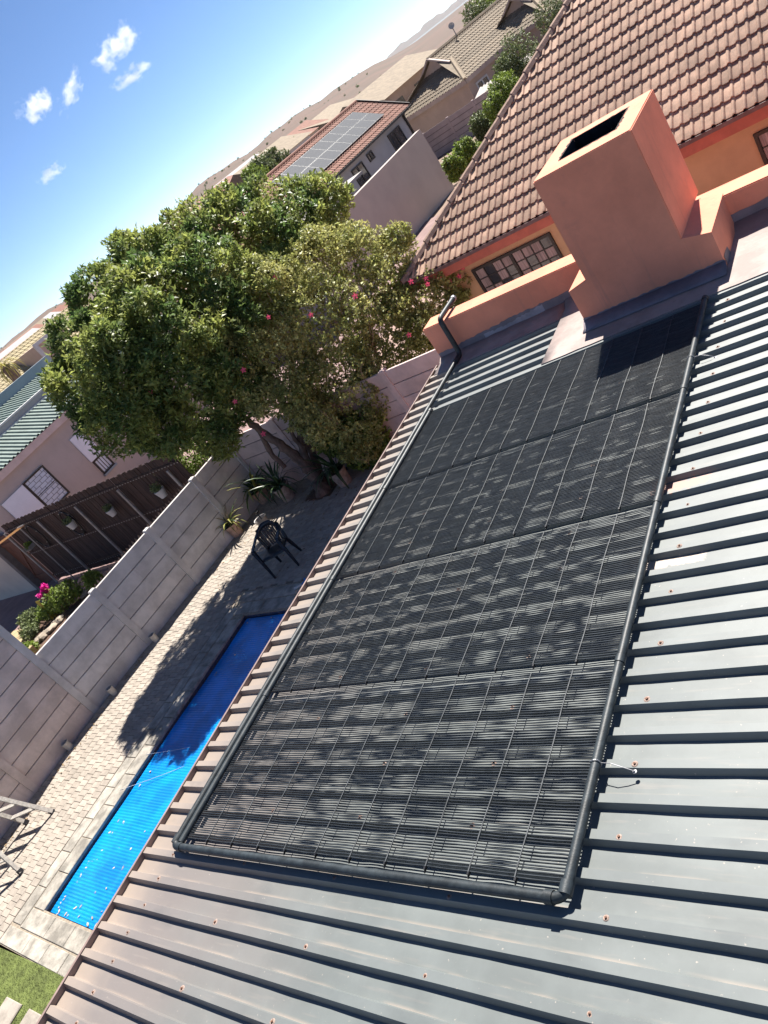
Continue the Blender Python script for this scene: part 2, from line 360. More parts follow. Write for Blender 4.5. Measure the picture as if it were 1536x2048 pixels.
b = MB(); b.box(.01, .045, -2.8, 7.1, -.24, -.012); b.build('fascia_board', WHITE, roof)

# support building below
pb = thing('patio_building', 'terracotta plastered walls carrying the metal patio roof', 'building')
b = MB(); b.box(.35, .55, -2.8, 7.1, G-.05, -.02); b.box(.55, 6.4, -2.8, -2.6, G-.05, -.02); b.box(6.2, 6.4, -2.6, 7.1, G-.05, .15)
b.build('wall', ORANGE, pb)

# ================================================================== SOLAR POOL HEATER
XL, XR = .462, 3.398
HZ = .050
def tube_mesh(y, pi, k):
    P = []
    for x in np.linspace(XL+.01, XR-.01, 56):
        t = (x-XL)/(XR-XL); e = min(1, min(t, 1-t)*14); q = x*23.5                      # bows between the spacer strips
        cell = int((x-XL)/(XR-XL)*11); bow = math.sin(math.pi*((x-XL)/(XR-XL)*11-cell))**2; am = .55+.45*math.sin(y*2.3+cell*1.9+pi*1.1)*math.cos(y*.9+cell*.7)
        wy = .0010*math.sin(x*4.1+y*3.1+pi)+.0007*math.sin(x*13+k*2.1)+.0011*math.sin(x*7+y*21)*bow
        wz = -.0068*bow*am+.0010*math.sin(x*9+y*13+pi)+.0005*math.sin(x*17+k*1.3)
        P.append((x, y+wy*e, zr(x)+HZ+.010+wz*e))
    return MB().tube(P, .0036, 6, cap=False).mesh('tube', TUBE, smooth=True)
rows = [(1.118, 2.232, 'nearest the roof corner with the bottom pipe elbow'), (2.305, 3.432, 'second up from the bottom pipe'), (3.506, 4.615, 'third up from the bottom pipe'), (4.69, 5.86, 'partly in the shadow of the chimney')]
for pi, (y0, y1, where) in enumerate(rows):
    pn = thing('solar_heater_panel', 'black tube solar pool heating panel, '+where, 'solar panel', (0, 0, 0), 0, 'pool heating panels on the metal roof')
    n = 75
    for i in range(n):
        y = y0+(y1-y0)*i/(n-1)
        link('tube', tube_mesh(y+random.uniform(-.0008, .0008), pi, i), pn)
    for hx in (XL, XR):
        b = MB(); b.tube([(hx, y0-.045, zr(hx)+HZ+.024), (hx, y1+.045, zr(hx)+HZ+.024)], .0235, 14)
        h = smooth_by_angle(b.build('header_pipe', PIPE, pn), 50)
        b = MB(); b.tube([(hx, y1+.008, zr(hx)+HZ+.024), (hx, y1+.052, zr(hx)+HZ+.024)], .0275, 14); smooth_by_angle(b.build('coupling', PIPE, h), 50)
    for k in range(10):
        x = XL+(XR-XL)*(k+1)/11.0+random.uniform(-.008, .008); b = MB(); pts = []
        for y in np.linspace(y0-.006, y1+.006, 14): pts.append((x+.004*math.sin(y*7+k), y, zr(x)+HZ+.0172+.0012*math.sin(y*17+k*2)))
        for p, q in zip(pts[:-1], pts[1:]): b.beam(p, q, .0058, .0036)
        st = b.build('spacer_strip', STRIP, pn)
        b = MB(); b.box(x-.005, x+.005, y0-.020, y0-.003, zr(x)+HZ+.002, zr(x)+HZ+.018); b.box(x-.0025, x+.0025, y0-.032, y0-.020, zr(x)+HZ+.0, zr(x)+HZ+.009)
        b.build('clip', BLACK, st)

def elbow(p, a, bdir, r, n=6):
    """quarter turn path around corner p coming along a leaving along bdir"""
    p = np.array(p, float); a = np.array(a, float); bdir = np.array(bdir, float); out = []
    c = p-a*r+bdir*r
    for i in range(n+1):
        t = math.pi/2*i/n; out.append(c-bdir*r*math.cos(t)+a*r*math.sin(t))
    return out
XO = .402; HP = .026
fp = thing('feed_pipe', 'long black pipe framing the heater and climbing over the orange parapet', 'pipe')
zc = lambda x: zr(x)+HZ+HP
b = MB(); b.tube(elbow((XO, 1.043, zc(XO)), (0, -1, 0), (1, 0, 0), .05)+[(1.2, 1.043, zc(1.2)-.001), (2.3, 1.040, zc(2.3))]+elbow((XR, 1.043, zc(XR)), (1, 0, 0), (0, 1, 0), .05)+[(XR, 1.10, zc(XR))], .0245, 14)
smooth_by_angle(b.build('bottom_pipe', PIPE, fp), 50)
b = MB(); b.tube([(XO, 1.09, zc(XO)), (XO-.004, 2.4, zc(XO)), (XO+.003, 4.0, zc(XO)), (XO-.002, 5.9, zc(XO)), (XO, 6.9, zc(XO))], .0245, 14)
b.tube(elbow((XO, 7.04, zc(XO)), (0, 1, 0), (0, 0, 1), .06)+[(XO+.015, 7.04, .515)], .031, 14)
b.tube(elbow((XO+.015, 7.04, .565), (0, 0, 1), (0, 1, 0), .055)+[(XO+.02, 7.52, .565)], .031, 14)
b.tube([(XO, 6.86, zc(XO)), (XO, 6.99, zc(XO))], .031, 14)
smooth_by_angle(b.build('riser_pipe', PIPE, fp), 50)
for (x, y) in ((XO, 1.085), (XR, 1.085)):
    b = MB(); b.tube([(x, y-.025, zc(x)), (x, y+.03, zc(x))], .030, 14); smooth_by_angle(b.build('elbow_collar', PIPE, fp), 50)
b = MB(); b.tube([(XR-.085, 1.043, zc(XR)), (XR-.045, 1.043, zc(XR))], .030, 14); smooth_by_angle(b.build('elbow_collar', PIPE, fp), 50)
b = MB(); b.tube([(XO+.06, 1.043, zc(XO)), (XO+.10, 1.043, zc(XO))], .030, 14); smooth_by_angle(b.build('elbow_collar', PIPE, fp), 50)
b = MB(); b.tube([(XO+.02, 7.49, .565), (XO+.02, 7.53, .565)], .036, 14); b.build('end_coupling', STEEL, fp)
for (yw, xe, ye, lab) in ((1.669, 3.57, 1.652, 'thin tie wire holding the heater pipe to a roof screw near the bottom elbow'), (5.02, 3.56, 4.987, 'thin tie wire holding the heater pipe to a roof screw beside the chimney shadow')):
    w = thing('tie_wire', lab, 'wire', (XR, yw, zc(XR)))
    ring = [(.0265*math.cos(t), .004*math.sin(t*2), .0265*math.sin(t)) for t in np.linspace(0, 2*math.pi, 17)]
    b = MB(); b.tube(ring, .0022, 6, cap=False); b.tube([(.026, 0, .004), (.08, (ye-yw)*.4, .012), (.13, (ye-yw)*.8, -.006), (xe-XR, ye-yw, zr(xe)+.045-zc(XR))], .0022, 6); b.build('wire', STEEL, w)
    b = MB(); b.lathe([(0, .010), (.004, .008), (.005, .005), (.005, .003), (.010, .002), (.011, 0)], 12, (xe-XR+.004, ye-yw, zr(xe)+.0362-zc(XR))); b.build('eye_screw', STEEL, w)

# ================================================================== CHIMNEY + PARAPET
HY = -.0246
ch = thing('chimney', 'tall square terracotta plastered braai chimney with sooty top opening', 'chimney', (2.85, 6.382, 0), HY)
x0, x1, xa, xb = -.65, .667, -.458, .441
b = MB()
pf = [(x0, .02), (x1, .02), (x1, .508), (xb, .553), (xa, .553), (x0, .508)]
n = len(pf); vs = [(x, 0, z) for x, z in pf]+[(x, .74, z) for x, z in pf]
b.add(vs, [tuple(range(n)), tuple(reversed(range(n, 2*n)))]+[(i, i+n, (i+1) % n+n, (i+1) % n) for i in range(n)])
b.build('shoulder_base', ORANGE, ch)
b = MB(); zt = 1.545; zb = .5535; hx0, hx1, hy0, hy1 = -.275, .255, .245, .745; D = .93
o_ = [(xa, 0), (xb, 0), (xb, D), (xa, D)]; i_ = [(hx0, hy0), (hx1, hy0), (hx1, hy1), (hx0, hy1)]
vs = [(x, y, zb) for x, y in o_]+[(x, y, zt) for x, y in o_]+[(x, y, zt) for x, y in i_]+[(x, y, zt-.03) for x, y in i_]
fs = [(k, (k+1) % 4, (k+1) % 4+4, k+4) for k in range(4)]+[(k+4, (k+1) % 4+4, (k+1) % 4+8, k+8) for k in range(4)]+[(k+8, (k+1) % 4+8, (k+1) % 4+12, k+12) for k in range(4)]
b.add(vs, fs); st = b.build('stack', ORANGE, ch)
bm = bmesh.new(); bm.from_mesh(st.data); bmesh.ops.bevel(bm, geom=[e for e in bm.edges if len(e.link_faces) == 2], offset=.008, segments=2, affect='EDGES'); bm.to_mesh(st.data); bm.free()
b = MB(); vs = [(x, y, zt-.003) for x, y in i_]+[(x, y, .62) for x, y in i_]
ins = [(x*.985+(.0 if x < 0 else 0), y) for x, y in i_]
vs = [(x+(.004 if x < 0 else -.004), y+(.004 if y < .5 else -.004), zt-.002) for x, y in i_]+[(x+(.004 if x < 0 else -.004), y+(.004 if y < .5 else -.004), .62) for x, y in i_]
b.add(vs, [(k+4, (k+1) % 4+4, (k+1) % 4, k) for k in range(4)]+[(4, 5, 6, 7)]); b.build('flue', SOOT, ch)

rr_ = random.Random(2); ring_i = []; ring_o = []
per = [(hx0+(hx1-hx0)*t, hy0) for t in np.linspace(0, 1, 14)[:-1]]+[(hx1, hy0+(hy1-hy0)*t) for t in np.linspace(0, 1, 14)[:-1]]+[(hx1-(hx1-hx0)*t, hy1) for t in np.linspace(0, 1, 14)[:-1]]+[(hx0, hy1-(hy1-hy0)*t) for t in np.linspace(0, 1, 14)[:-1]]
cxm, cym = (hx0+hx1)/2, (hy0+hy1)/2
for (x, y) in per:
    L_ = math.hypot(x-cxm, y-cym); k = rr_.choice((.004, .006, .012, .02, .03)); ring_i.append((x-(x-cxm)/L_*.003, y-(y-cym)/L_*.003, zt+.0012)); ring_o.append((x+(x-cxm)/L_*k, y+(y-cym)/L_*k, zt+.0012))
b = MB(); n_ = len(per); b.add(ring_i+ring_o, [(i, n_+i, n_+(i+1) % n_, (i+1) % n_) for i in range(n_)]); b.build('soot_stain', mat('soot_smudge', (.05, .035, .03), .95, .5, 30), ch)
pr = thing('parapet_wall', 'low terracotta parapet wall running behind the metal roof and chimney', 'wall', (0, 0, 0))
def HW(x, y0): return y0-HY*0+math.tan(HY)*(x-0)       # y of a line through (0,y0) along the house
b = MB(); pts = [(.07, HW(.07, 7.148)), (6.4, HW(6.4, 7.148)), (6.4, HW(6.4, 7.43)), (.07, HW(.07, 7.43))]
vs = [(x, y, G-.05) for x, y in pts]+[(x, y, .5) for x, y in pts]
b.add(vs, [(0, 1, 5, 4), (1, 2, 6, 5), (2, 3, 7, 6), (3, 0, 4, 7), (4, 5, 6, 7), (3, 2, 1, 0)]); w = b.build('wall', ORANGE, pr)
bm = bmesh.new(); bm.from_mesh(w.data); bmesh.ops.bevel(bm, geom=[e for e in bm.edges if e.verts[0].co.z > .4 and e.verts[1].co.z > .4], offset=.010, segments=2, affect='EDGES'); bm.to_mesh(w.data); bm.free()
# membrane apron : L shaped, lying on the rib tops
def strip(name, rowsv, m, parent, thick=None):
    b = MB(); n = len(rowsv[0]); vs = [p for r in rowsv for p in r]
    fs = [(i*n+j, i*n+j+1, (i+1)*n+j+1, (i+1)*n+j) for i in range(len(rowsv)-1) for j in range(n-1)]
    b.add(vs, fs); o = b.build(name, m, parent)
    s_ = o.modifiers.new('thick', 'SOLIDIFY'); s_.thickness = thick or .006; s_.offset = -1; return smooth_by_angle(o, 40)
def wob(a=.004): return random.uniform(-a, a)
xs = np.linspace(1.80, 6.4, 36); rv = [[], [], [], [], []]
for x in xs:
    z0 = zr(x)+.046; yb = HW(x, 7.148)-.003
    rv[0].append((x, 5.985+wob(.005), z0-.028)); rv[1].append((x, 5.99+wob(.005), z0)); rv[2].append((x, 6.35, z0+.004+wob(.003))); rv[3].append((x, yb-.10, z0+.012+wob())); rv[4].append((x, yb, z0+.075+wob()))
strip('membrane_apron', rv, MEMB, pr)
xs = np.linspace(.06, 1.80, 16); rv = [[], [], [], []]
for x in xs:
    z0 = zr(x)+.044; yb = HW(x, 7.148)-.003
    rv[0].append((x, 6.84+wob(.004), z0-.028)); rv[1].append((x, 6.845+wob(.004), z0)); rv[2].append((x, yb-.075, z0+.010+wob())); rv[3].append((x, yb, z0+.05+wob()))
strip('membrane_apron', rv, MEMB, pr)
# painted waterproofing band up the wall and round the chimney foot
def band(name, fa, x0, x1, n, zt_, zb_, m, parent, seed):
    rr = random.Random(seed); b = MB(); xs = np.linspace(x0, x1, n)
    top = [(x, fa(x)-.0035, zt_(x)+rr.uniform(-.009, .009)) for x in xs]; bot = [(x, fa(x)-.0045, zb_(x)) for x in xs]
    b.add(top+bot, [(n+i, n+i+1, i+1, i) for i in range(n-1)]); return b.build(name, m, parent)
band('flashing_band', lambda x: HW(x, 7.148), .075, 2.22, 60, lambda x: zr(x)+.150+.035*max(0, min(1, (x-.3)*1.2)), lambda x: zr(x)+.035, MEMBW, pr, 3)
band('flashing_band', lambda x: HW(x, 7.148), 3.50, 6.4, 50, lambda x: zr(x)+.20, lambda x: zr(x)+.035, MEMBW, pr, 4)
band('flashing_patch', lambda x: HW(x, 7.148)-.002, .75, 1.55, 34, lambda x: zr(x)+.15+.02*math.sin(x*5), lambda x: zr(x)+.075+.02*math.sin(x*9), MEMBP, pr, 5)
cf = lambda x: 6.382+math.tan(HY)*(x-2.85)
band('flashing_band', cf, 2.195, 3.522, 40, lambda x: zr(x)+.125, lambda x: zr(x)+.03, MEMBW, pr, 6)
rv = [[], [], []]
for x in np.linspace(2.19, 3.53, 16):
    rv[0].append((x, cf(x)-.004, zr(x)+.112+wob())); rv[1].append((x, cf(x)-.085, zr(x)+.062+wob(.003))); rv[2].append((x, cf(x)-.15, zr(x)+.0555))
strip('cant_fillet', rv, MEMBW, pr, .004)
for sx, xx in ((-1, 2.198), (1, 3.519)):
    b = MB(); ys = np.linspace(6.40, 7.13, 14); top = [(xx+sx*.0035, y, zr(xx)+.125+random.uniform(-.012, .012)) for y in ys]; bot = [(xx+sx*.0045, y, zr(xx)+.03) for y in ys]
    b.add(top+bot, [(14+i, 14+i+1, i+1, i) for i in range(13)]); b.build('flashing_band', MEMBW, pr)

# ================================================================== TILED HOUSE BEHIND
hm = np.array([math.cos(HY), math.sin(HY), 0]); hn = np.array([-math.sin(HY), math.cos(HY), 0])
EY = 12.0
HO = onpl(947.4, 494.5, (2, EY, 0), hn)                    # a point on the eave
TH = math.radians(30); NR = np.array([-math.sin(TH)*hn[0], -math.sin(TH)*hn[1], math.cos(TH)])
_a = onpl(854, 487, HO, NR)-HO; UC = _a@hm-_a@hn           # u of the hip corner on the eave
house = thing('tiled_house', 'ochre house with brown double roll concrete roof tiles and red fascia', 'house', HO, HY)
TW, GA, TL = .286, .305, .352
def tile_mb():
    P = TW/2; pf = [(0, 0), (.30, -.0025), (.54, .0), (.60, .006), (.66, .019), (.74, .028), (.82, .030), (.90, .025), (.96, .012), (.995, .001)]
    us = []; hs = []
    for r in range(2):
        for a, h in pf: us.append((a+r)*P); hs.append(h)
    us.append(TW-.002); hs.append(0); us[9] = us[9]; us[10] += .002
    return us, hs
TU, TH_ = tile_mb()
def tile_geo(b, u0, v0, thick=.018):
    """tile in (u along eave, v up the slope, w normal) coordinates"""
    n = len(TU); rows = [(0, .034, 0), (0.006, .036, 0), (TL, .002, 0)]
    vs = [(u0+u, v0+v, h+l) for v, l, _ in rows for u, h in zip(TU, TH_)]+[(u0+u, v0+.004, h+.034-thick) for u, h in zip(TU, TH_)]
    fs = []
    for j in range(n-1):
        fs += [(j, j+1, n+j+1, n+j), (n+j, n+j+1, 2*n+j+1, 2*n+j), (3*n+j, 3*n+j+1, j+1, j)]
    b.add(vs, fs)
def uvw_to_local(o):
    """place a (u,v,w) object in the house frame: rotate about local x by the pitch"""
    o.rotation_euler = (TH, 0, 0)
TILE_ME = None
b = MB(); tile_geo(b, 0, 0); TILE_ME = b.mesh('tile', TILE); TILE_ME.polygons.foreach_set('use_smooth', [True]*len(TILE_ME.polygons))
try: TILE_ME.set_sharp_from_angle(angle=math.radians(50))
except Exception: pass
def l2w(u, v, w=0.):
    return HO+hm*u+hn*(v*math.cos(TH)-w*math.sin(TH))+np.array((0, 0, v*math.sin(TH)+w*math.cos(TH)))
NROW = 19; cand = []
for r in range(NROW):
    v = r*GA-.05
    for c in range(-14, 26):
        u = c*TW+.06
        uh = UC+(v+.15)*math.cos(TH)
        if u+TW < UC+v*math.cos(TH): continue
        p = proj(l2w(u+TW/2, v+GA/2))[0]
        if not (-60 < p[0] < 1600 and -90 < p[1] < 800): cand.append((1e9, u, v)); continue
        cand.append((p[2], u, v))
cand.sort(); near = [c for c in cand if c[0] < 1e8][:298]; keys = {(round(c[1], 4), round(c[2], 4)) for c in near}
roofp = link('roof', MB().add([(UC, 0, -.04), (9, 0, -.04), (9, NROW*GA*math.cos(TH), NROW*GA*math.sin(TH)-.04), (UC+NROW*GA*math.cos(TH), NROW*GA*math.cos(TH), NROW*GA*math.sin(TH)-.04),
                               (UC, 9.9, -.04)], [(0, 1, 2, 3), (0, 3, 4)]).mesh('roof', TILES), house)
def clip_hip(b, m):
    me = b.mesh('tile', m); bm = bmesh.new(); bm.from_mesh(me)
    # hip plane in (u,v,w): u = UC + v*cos(TH) (vertical plane through hip)
    nrm = Vector((-1, math.cos(TH), -math.sin(TH)))
    bmesh.ops.bisect_plane(bm, geom=bm.verts[:]+bm.edges[:]+bm.faces[:], plane_co=(UC, 0, 0), plane_no=nrm, clear_outer=True)
    bm.to_mesh(me); bm.free(); return me
far = MB()
for d, u, v in cand:
    cut = u < UC+(v+TL)*math.cos(TH)+.05
    if (round(u, 4), round(v, 4)) in keys:
        if cut:
            bb = MB(); tile_geo(bb, u, v); me = clip_hip(bb, TILE)
            if len(me.polygons) == 0: continue
            t = link('tile', me, roofp); uvw_to_local(t)
        else:
            t = link('tile', TILE_ME, roofp, tuple((np.array((u, v*math.cos(TH), v*math.sin(TH)))))); t.rotation_euler = (TH+random.uniform(-.010, .010), random.uniform(-.010, .010), random.uniform(-.009, .009))
    elif not cut: tile_geo(far, u, v)
o = far.build('tile_field', TILES, roofp); uvw_to_local(o); tag(o, kind='stuff'); smooth_by_angle(o, 50)
# hip caps
L45 = 1/math.sqrt(2+math.tan(TH)**2); hd = np.array((L45, L45, L45*math.tan(TH)))
pos = np.array((UC-.02, -.02, .05)); ln = .42
for k in range(17):
    b = MB(); p = pos+hd*(k*ln*1.0); q = p+hd*(ln*1.04); a = np.array((1, -1, 0))/math.sqrt(2)
    vs = []
    for e, lift in ((p, .022), (q, .0)):
        for s_, w_, dz in ((-1, .115, -.062), (-1, .055, .0), (0, 0, .014), (1, .055, .0), (1, .115, -.062)): vs.append(e+a*s_*w_+np.array((0, 0, dz+lift)))
    vs += [np.array(v_)-np.array((0, 0, .02)) for v_ in vs[:5]]
    b.add(vs, [(j, j+1, j+6, j+5) for j in range(4)]+[(10+j, 11+j, j+1, j) for j in range(4)]); b.build('hip_cap', HIPT, roofp)
zw0 = G-.6-HO[2]
b = MB(); b.box(UC+.42, 9, .42, 9.0, zw0, -.06); b.build('wall', OCHRE, house)
b = MB(); b.box(UC+.05, 9, .0, .022, -.25, -.035); b.box(UC+.05, 9, .022, .43, -.25, -.235); b.box(UC+.03, UC+.052, 0.0, 8.9, -.25, -.035); b.build('fascia', REDF, house)
b = MB(); b.box(UC, 9, -.085, -.002, -.075, -.015); b.build('gutter', GUTT, house)
def window(parent, name, x0, x1, z0, z1, y, cols, rows_, mid=True, cur=True, glass=GLASS, frame=DARKF, fw=.05, bars=True, axis='x', sgn=-1):
    """window in a wall facing -y (axis x) or +x (axis y): frame, panes, glazing bars as separate pieces"""
    def bx(b, a0, a1, d0, d1, c0, c1):
        lo, hi = min(d0, d1), max(d0, d1)
        if axis == 'x': b.box(a0, a1, y+sgn*hi, y+sgn*lo, c0, c1) if sgn < 0 else b.box(a0, a1, y+lo, y+hi, c0, c1)
        else: b.box(y+lo, y+hi, a0, a1, c0, c1)
    b = MB(); bx(b, x0, x1, .0, .05, z0, z0+fw); bx(b, x0, x1, .0, .05, z1-fw, z1); bx(b, x0, x0+fw, .0, .048, z0+fw, z1-fw); bx(b, x1-fw, x1, .0, .048, z0+fw, z1-fw)
    if mid: bx(b, (x0+x1)/2-fw*.55, (x0+x1)/2+fw*.55, .0, .052, z0+fw, z1-fw)
    wi = b.build(name, frame, parent)
    parts = [(x0+fw, (x0+x1)/2-fw*.55), ((x0+x1)/2+fw*.55, x1-fw)] if mid else [(x0+fw, x1-fw)]
    for (a0, a1) in parts:
        for i in range(cols):
            for j in range(rows_):
                p0 = a0+(a1-a0)*i/cols; p1 = a0+(a1-a0)*(i+1)/cols; q0 = z0+fw+(z1-z0-2*fw)*j/rows_; q1 = z0+fw+(z1-z0-2*fw)*(j+1)/rows_
                b = MB(); bx(b, p0+.004, p1-.004, .010+random.uniform(0, .003), .016, q0+.004, q1-.004); b.build('pane', CURT if (cur and (i == 0 or random.random() < .25)) else glass, wi)
        if bars:
            for i in range(1, cols):
                p = a0+(a1-a0)*i/cols; b = MB(); bx(b, p-.010, p+.010, .006, .030, z0+fw, z1-fw); b.build('glazing_bar', frame, wi)
            for j in range(1, rows_):
                q = z0+fw+(z1-z0-2*fw)*j/rows_; b = MB(); bx(b, a0, a1, .006, .026, q-.010, q+.010); b.build('glazing_bar', frame, wi)
    return wi
def w2h(P): d = P-HO; return d@hm, d@hn, d[2]
wp = HO+hn*.42
ul, _, zt_ = w2h(onpl(944, 540, wp, hn)); ur, _, zt2 = w2h(onpl(1099, 462, wp, hn))
window(house, 'window', ul, ur, (zt_+zt2)/2-1.05, (zt_+zt2)/2, .42, 4, 5)
ul2, _, zt3 = w2h(onpl(1506, 268, wp, hn)); window(house, 'window', ul2, ul2+1.9, zt3-1.05, zt3, .42, 4, 5)

# ================================================================== POOL, COPING, PAVING
PY = -.033; PO = np.array([-5.795, .972, 0]); px_ = np.array([math.cos(PY), math.sin(PY), 0]); py_ = np.array([-math.sin(PY), math.cos(PY), 0])
PWD, PLN = 2.75, 5.13                              # pool inner size
pool = thing('swimming_pool', 'narrow rectangular swimming pool with pale stone coping beside the patio', 'pool', (PO[0], PO[1], G), PY)
b = MB(); WT = .25; dz = -1.3
b.add([(0, 0, -.045), (PWD, 0, -.045), (PWD, PLN, -.045), (0, PLN, -.045), (0, 0, dz), (PWD, 0, dz), (PWD, PLN, dz), (0, PLN, dz)], [(1, 0, 4, 5), (2, 1, 5, 6), (3, 2, 6, 7), (0, 3, 7, 4), (4, 7, 6, 5)])
b.build('basin', POOLW, pool)
b = MB(); b.box(-.64, 0, -.55, PLN+.62, -.12, -.012); b.box(0, PWD, -.55, 0, -.12, -.012); b.box(0, PWD, PLN, PLN+.62, -.12, -.012); b.box(PWD, PWD+.62, -.55, PLN+.62, -.12, -.012); b.build('coping_bed', GROUT, pool)
def slab(x0, x1, y0, y1, z=0., m=COPE):
    b = MB(); jz = random.uniform(-.003, .003); b.cbox(x0+.005, x1-.005, y0+.005, y1-.005, -.045, z+jz, .007); return b.build('coping_stone', m, pool)
yj = [-.02+.506*i for i in range(11)]
for y0, y1 in zip(yj[:-1], yj[1:]): slab(-.30, .012, y0, min(y1, PLN+.02))
yj = [-.27+.51*i for i in range(12)]
for y0, y1 in zip(yj[:-1], yj[1:]): slab(-.585, -.315, y0, y1)
xj = [-.30, .43, 1.0, 1.55, 2.1, 2.75]
for x0_, x1_ in zip(xj[:-1], xj[1:]): slab(x0_, x1_, -.29, -.025); slab(x0_-.02, x1_-.02, PLN+.025, PLN+.30)
xj = [-.585, .165, .70, 1.23, 1.76, 2.3, 2.8]
for x0_, x1_ in zip(xj[:-1], xj[1:]): slab(x0_, x1_, -.545, -.305); slab(x0_+.12, x1_+.12, PLN+.315, PLN+.58)
for k in range(11): slab(PWD-.012, PWD+.30, -.29+.5*k, .21+.5*k); slab(PWD+.315, PWD+.585, -.29+.5*k, .21+.5*k)

# bubble cover
def cover():
    nx, ny = 26, 760; X = np.linspace(.02, PWD-.02, nx); Y = np.linspace(.02, PLN-.02, ny)
    XX, YY = np.meshgrid(X, Y)
    rid = .0022*np.sin(YY*2*math.pi/.044)
    Z = -.095+rid+.010*np.sin(XX*2.1+YY*.8)+.008*np.sin(YY*2.7-XX*1.3)
    for (xs, w, h) in ((1.18, .02, .018), (.55, .012, .0)): Z += h*np.exp(-((XX-xs-.05*np.sin(YY*1.4))/w)**2)
    for (yc, xc, rr, h) in ((1.35, .6, .22, .012), (2.0, .75, .3, -.014), (.8, 1.3, .25, .012), (3.2, .9, .4, .016)): Z += h*np.exp(-((XX-xc)**2+(YY-yc)**2)/rr**2)
    V = np.stack([XX, YY, Z], -1).reshape(-1, 3); i = np.arange(ny-1)[:, None]*nx+np.arange(nx-1)[None]; i = i.ravel()
    F = np.stack([i, i+1, i+nx+1, i+nx], 1); o = link('pool_cover', npmesh('pool_cover', V, F, COVER, True), None, (PO[0], PO[1], G), PY)
    return tag(o, 'bright blue ribbed bubble cover floating on the swimming pool', 'pool cover')
cover()
lb = MB(); lb.add([(-.5, 0, 0), (-.2, -.28, .06), (.25, -.22, .02), (.5, 0, .08), (.2, .26, .04), (-.25, .2, 0)], [(0, 1, 5), (1, 2, 4, 5), (2, 3, 4)]); LME = lb.mesh('dry_leaf', LEAFL)
def on_pool(u, v): return onz(u, v, G-.085)
LP = [zz for zz in ((122, 1806), (128, 1799), (131, 1793), (118, 1815), (115, 1828), (119, 1822), (132, 1828), (136, 1831), (176, 1849), (185, 1836), (204, 1823), (192, 1851), (151, 1816), (158, 1833), (162, 1813), (191, 1785), (213, 1777), (155, 1764), (162, 1751), (173, 1735), (177, 1725), (187, 1721), (193, 1722), (205, 1728), (228, 1736), (246, 1736), (204, 1701), (220, 1665), (225, 1666), (238, 1697), (262, 1698), (280, 1571), (301, 1543), (237, 1642), (248, 1645), (251, 1676), (314, 1652), (430, 1350), (433, 1346), (470, 1310), (500, 1240), (495, 1246), (543, 1235), (416, 1362), (290, 1663), (258, 1744))]
for (u, v) in LP:
    p = on_pool(u, v); o = link('dry_leaf', LME, None, (p[0], p[1], p[2]+.004), random.uniform(0, 6)); s_ = random.uniform(.03, .06); o.scale = (s_*random.uniform(.8, 1.5), s_, s_)
    tag(o, 'pale dry leaf lying on the blue pool cover', 'leaf', 'dry leaves on the pool cover')
for k, ((u0, v0), (u1, v1), lab) in enumerate((((292, 1509), (432, 1478), 'thin pale cord across the pool cover, farther from the lawn'), ((240, 1580), (420, 1505), 'thin pale cord across the pool cover, nearer the lawn'))):
    p = onz(u0, v0, G+.01); q = onz(u1, v1, G-.10); d = q-p; q = q+d*.35; pts = [p+(q-p)*t-np.array((0, 0, .05*math.sin(math.pi*t))) for t in np.linspace(0, 1, 10)]
    tag(MB().tube(pts, .0035, 5).build('sagging_string', ROPE), lab, 'string')

# paving
paving = MB().add([(-2.75, -3.2, -.014), (-.60, -3.2, -.014), (-.60, 9.2, -.014), (-2.75, 9.2, -.014)], [(0, 1, 2, 3)]).add([(-.60, PLN+.6, -.014), (5.6, PLN+.6, -.014), (5.6, 9.2, -.014), (-.60, 9.2, -.014)], [(0, 1, 2, 3)]).build('paving', SAND)
paving.location = (PO[0], PO[1], G); paving.rotation_euler = (0, 0, PY); tag(paving, kind='structure')
b = MB(); b.cbox(-.1035, .1035, -.0505, .0505, -.05, 0, .005); PME = b.mesh('paver', PAVER)
pl = []
def inpit(x, y): w = PO+px_*x+py_*y; return -6.02 < w[0] < -5.30 and 9.12 < w[1] < 9.98
for c in range(-11, 30):
    cx = -.60-.105-.2115*(-c-1) if c < 0 else -.60+.105+.2115*c
    off = (c % 2)*.0525
    for r in range(-34, 88):
        cy = r*.1045+off
        if cx < -.6 and not (-2.72 < cx-.1): continue
        if cx > -.6 and cy < PLN+.66: continue
        if cy > 9.15 or inpit(cx, cy): continue
        w = PO+px_*cx+py_*cy+np.array((0, 0, G)); p = proj(w)[0]
        vis = -10 < p[0] < 1000 and 880 < p[1] < 2060 and (p[0]-88) < -.5965*(p[1]-2048)+25
        pl.append((p[2] if vis else 1e9, cx, cy))
pl.sort(); pn_ = pl[:298]; pr_ = pl[298:]
for d, cx, cy in pn_:
    o = link('paver', PME, paving, (cx+random.uniform(-.0015, .0015), cy+random.uniform(-.0015, .0015), random.uniform(-.0025, .0025))); o.rotation_euler = (random.uniform(-.008, .008), random.uniform(-.006, .006), random.uniform(-.012, .012))
b = MB()
for d, cx, cy in pr_:
    jz = random.uniform(-.0025, .0025); b.cbox(cx-.1035, cx+.1035, cy-.0505, cy+.0505, -.05, jz, .005)
tag(b.build('paver_field', PAVERS, paving), kind='stuff')
# tree pit
b = MB(); vs = []; n = 9
for i in range(n):
    for j in range(n): vs.append((-6.04+.76*i/(n-1), 9.1+.9*j/(n-1), G-.012+random.uniform(0, .035)))
b.add(vs, [(i*n+j, (i+1)*n+j, (i+1)*n+j+1, i*n+j+1) for i in range(n-1) for j in range(n-1)])
tag(b.build('soil_patch', SOILM, None, True), kind='structure')

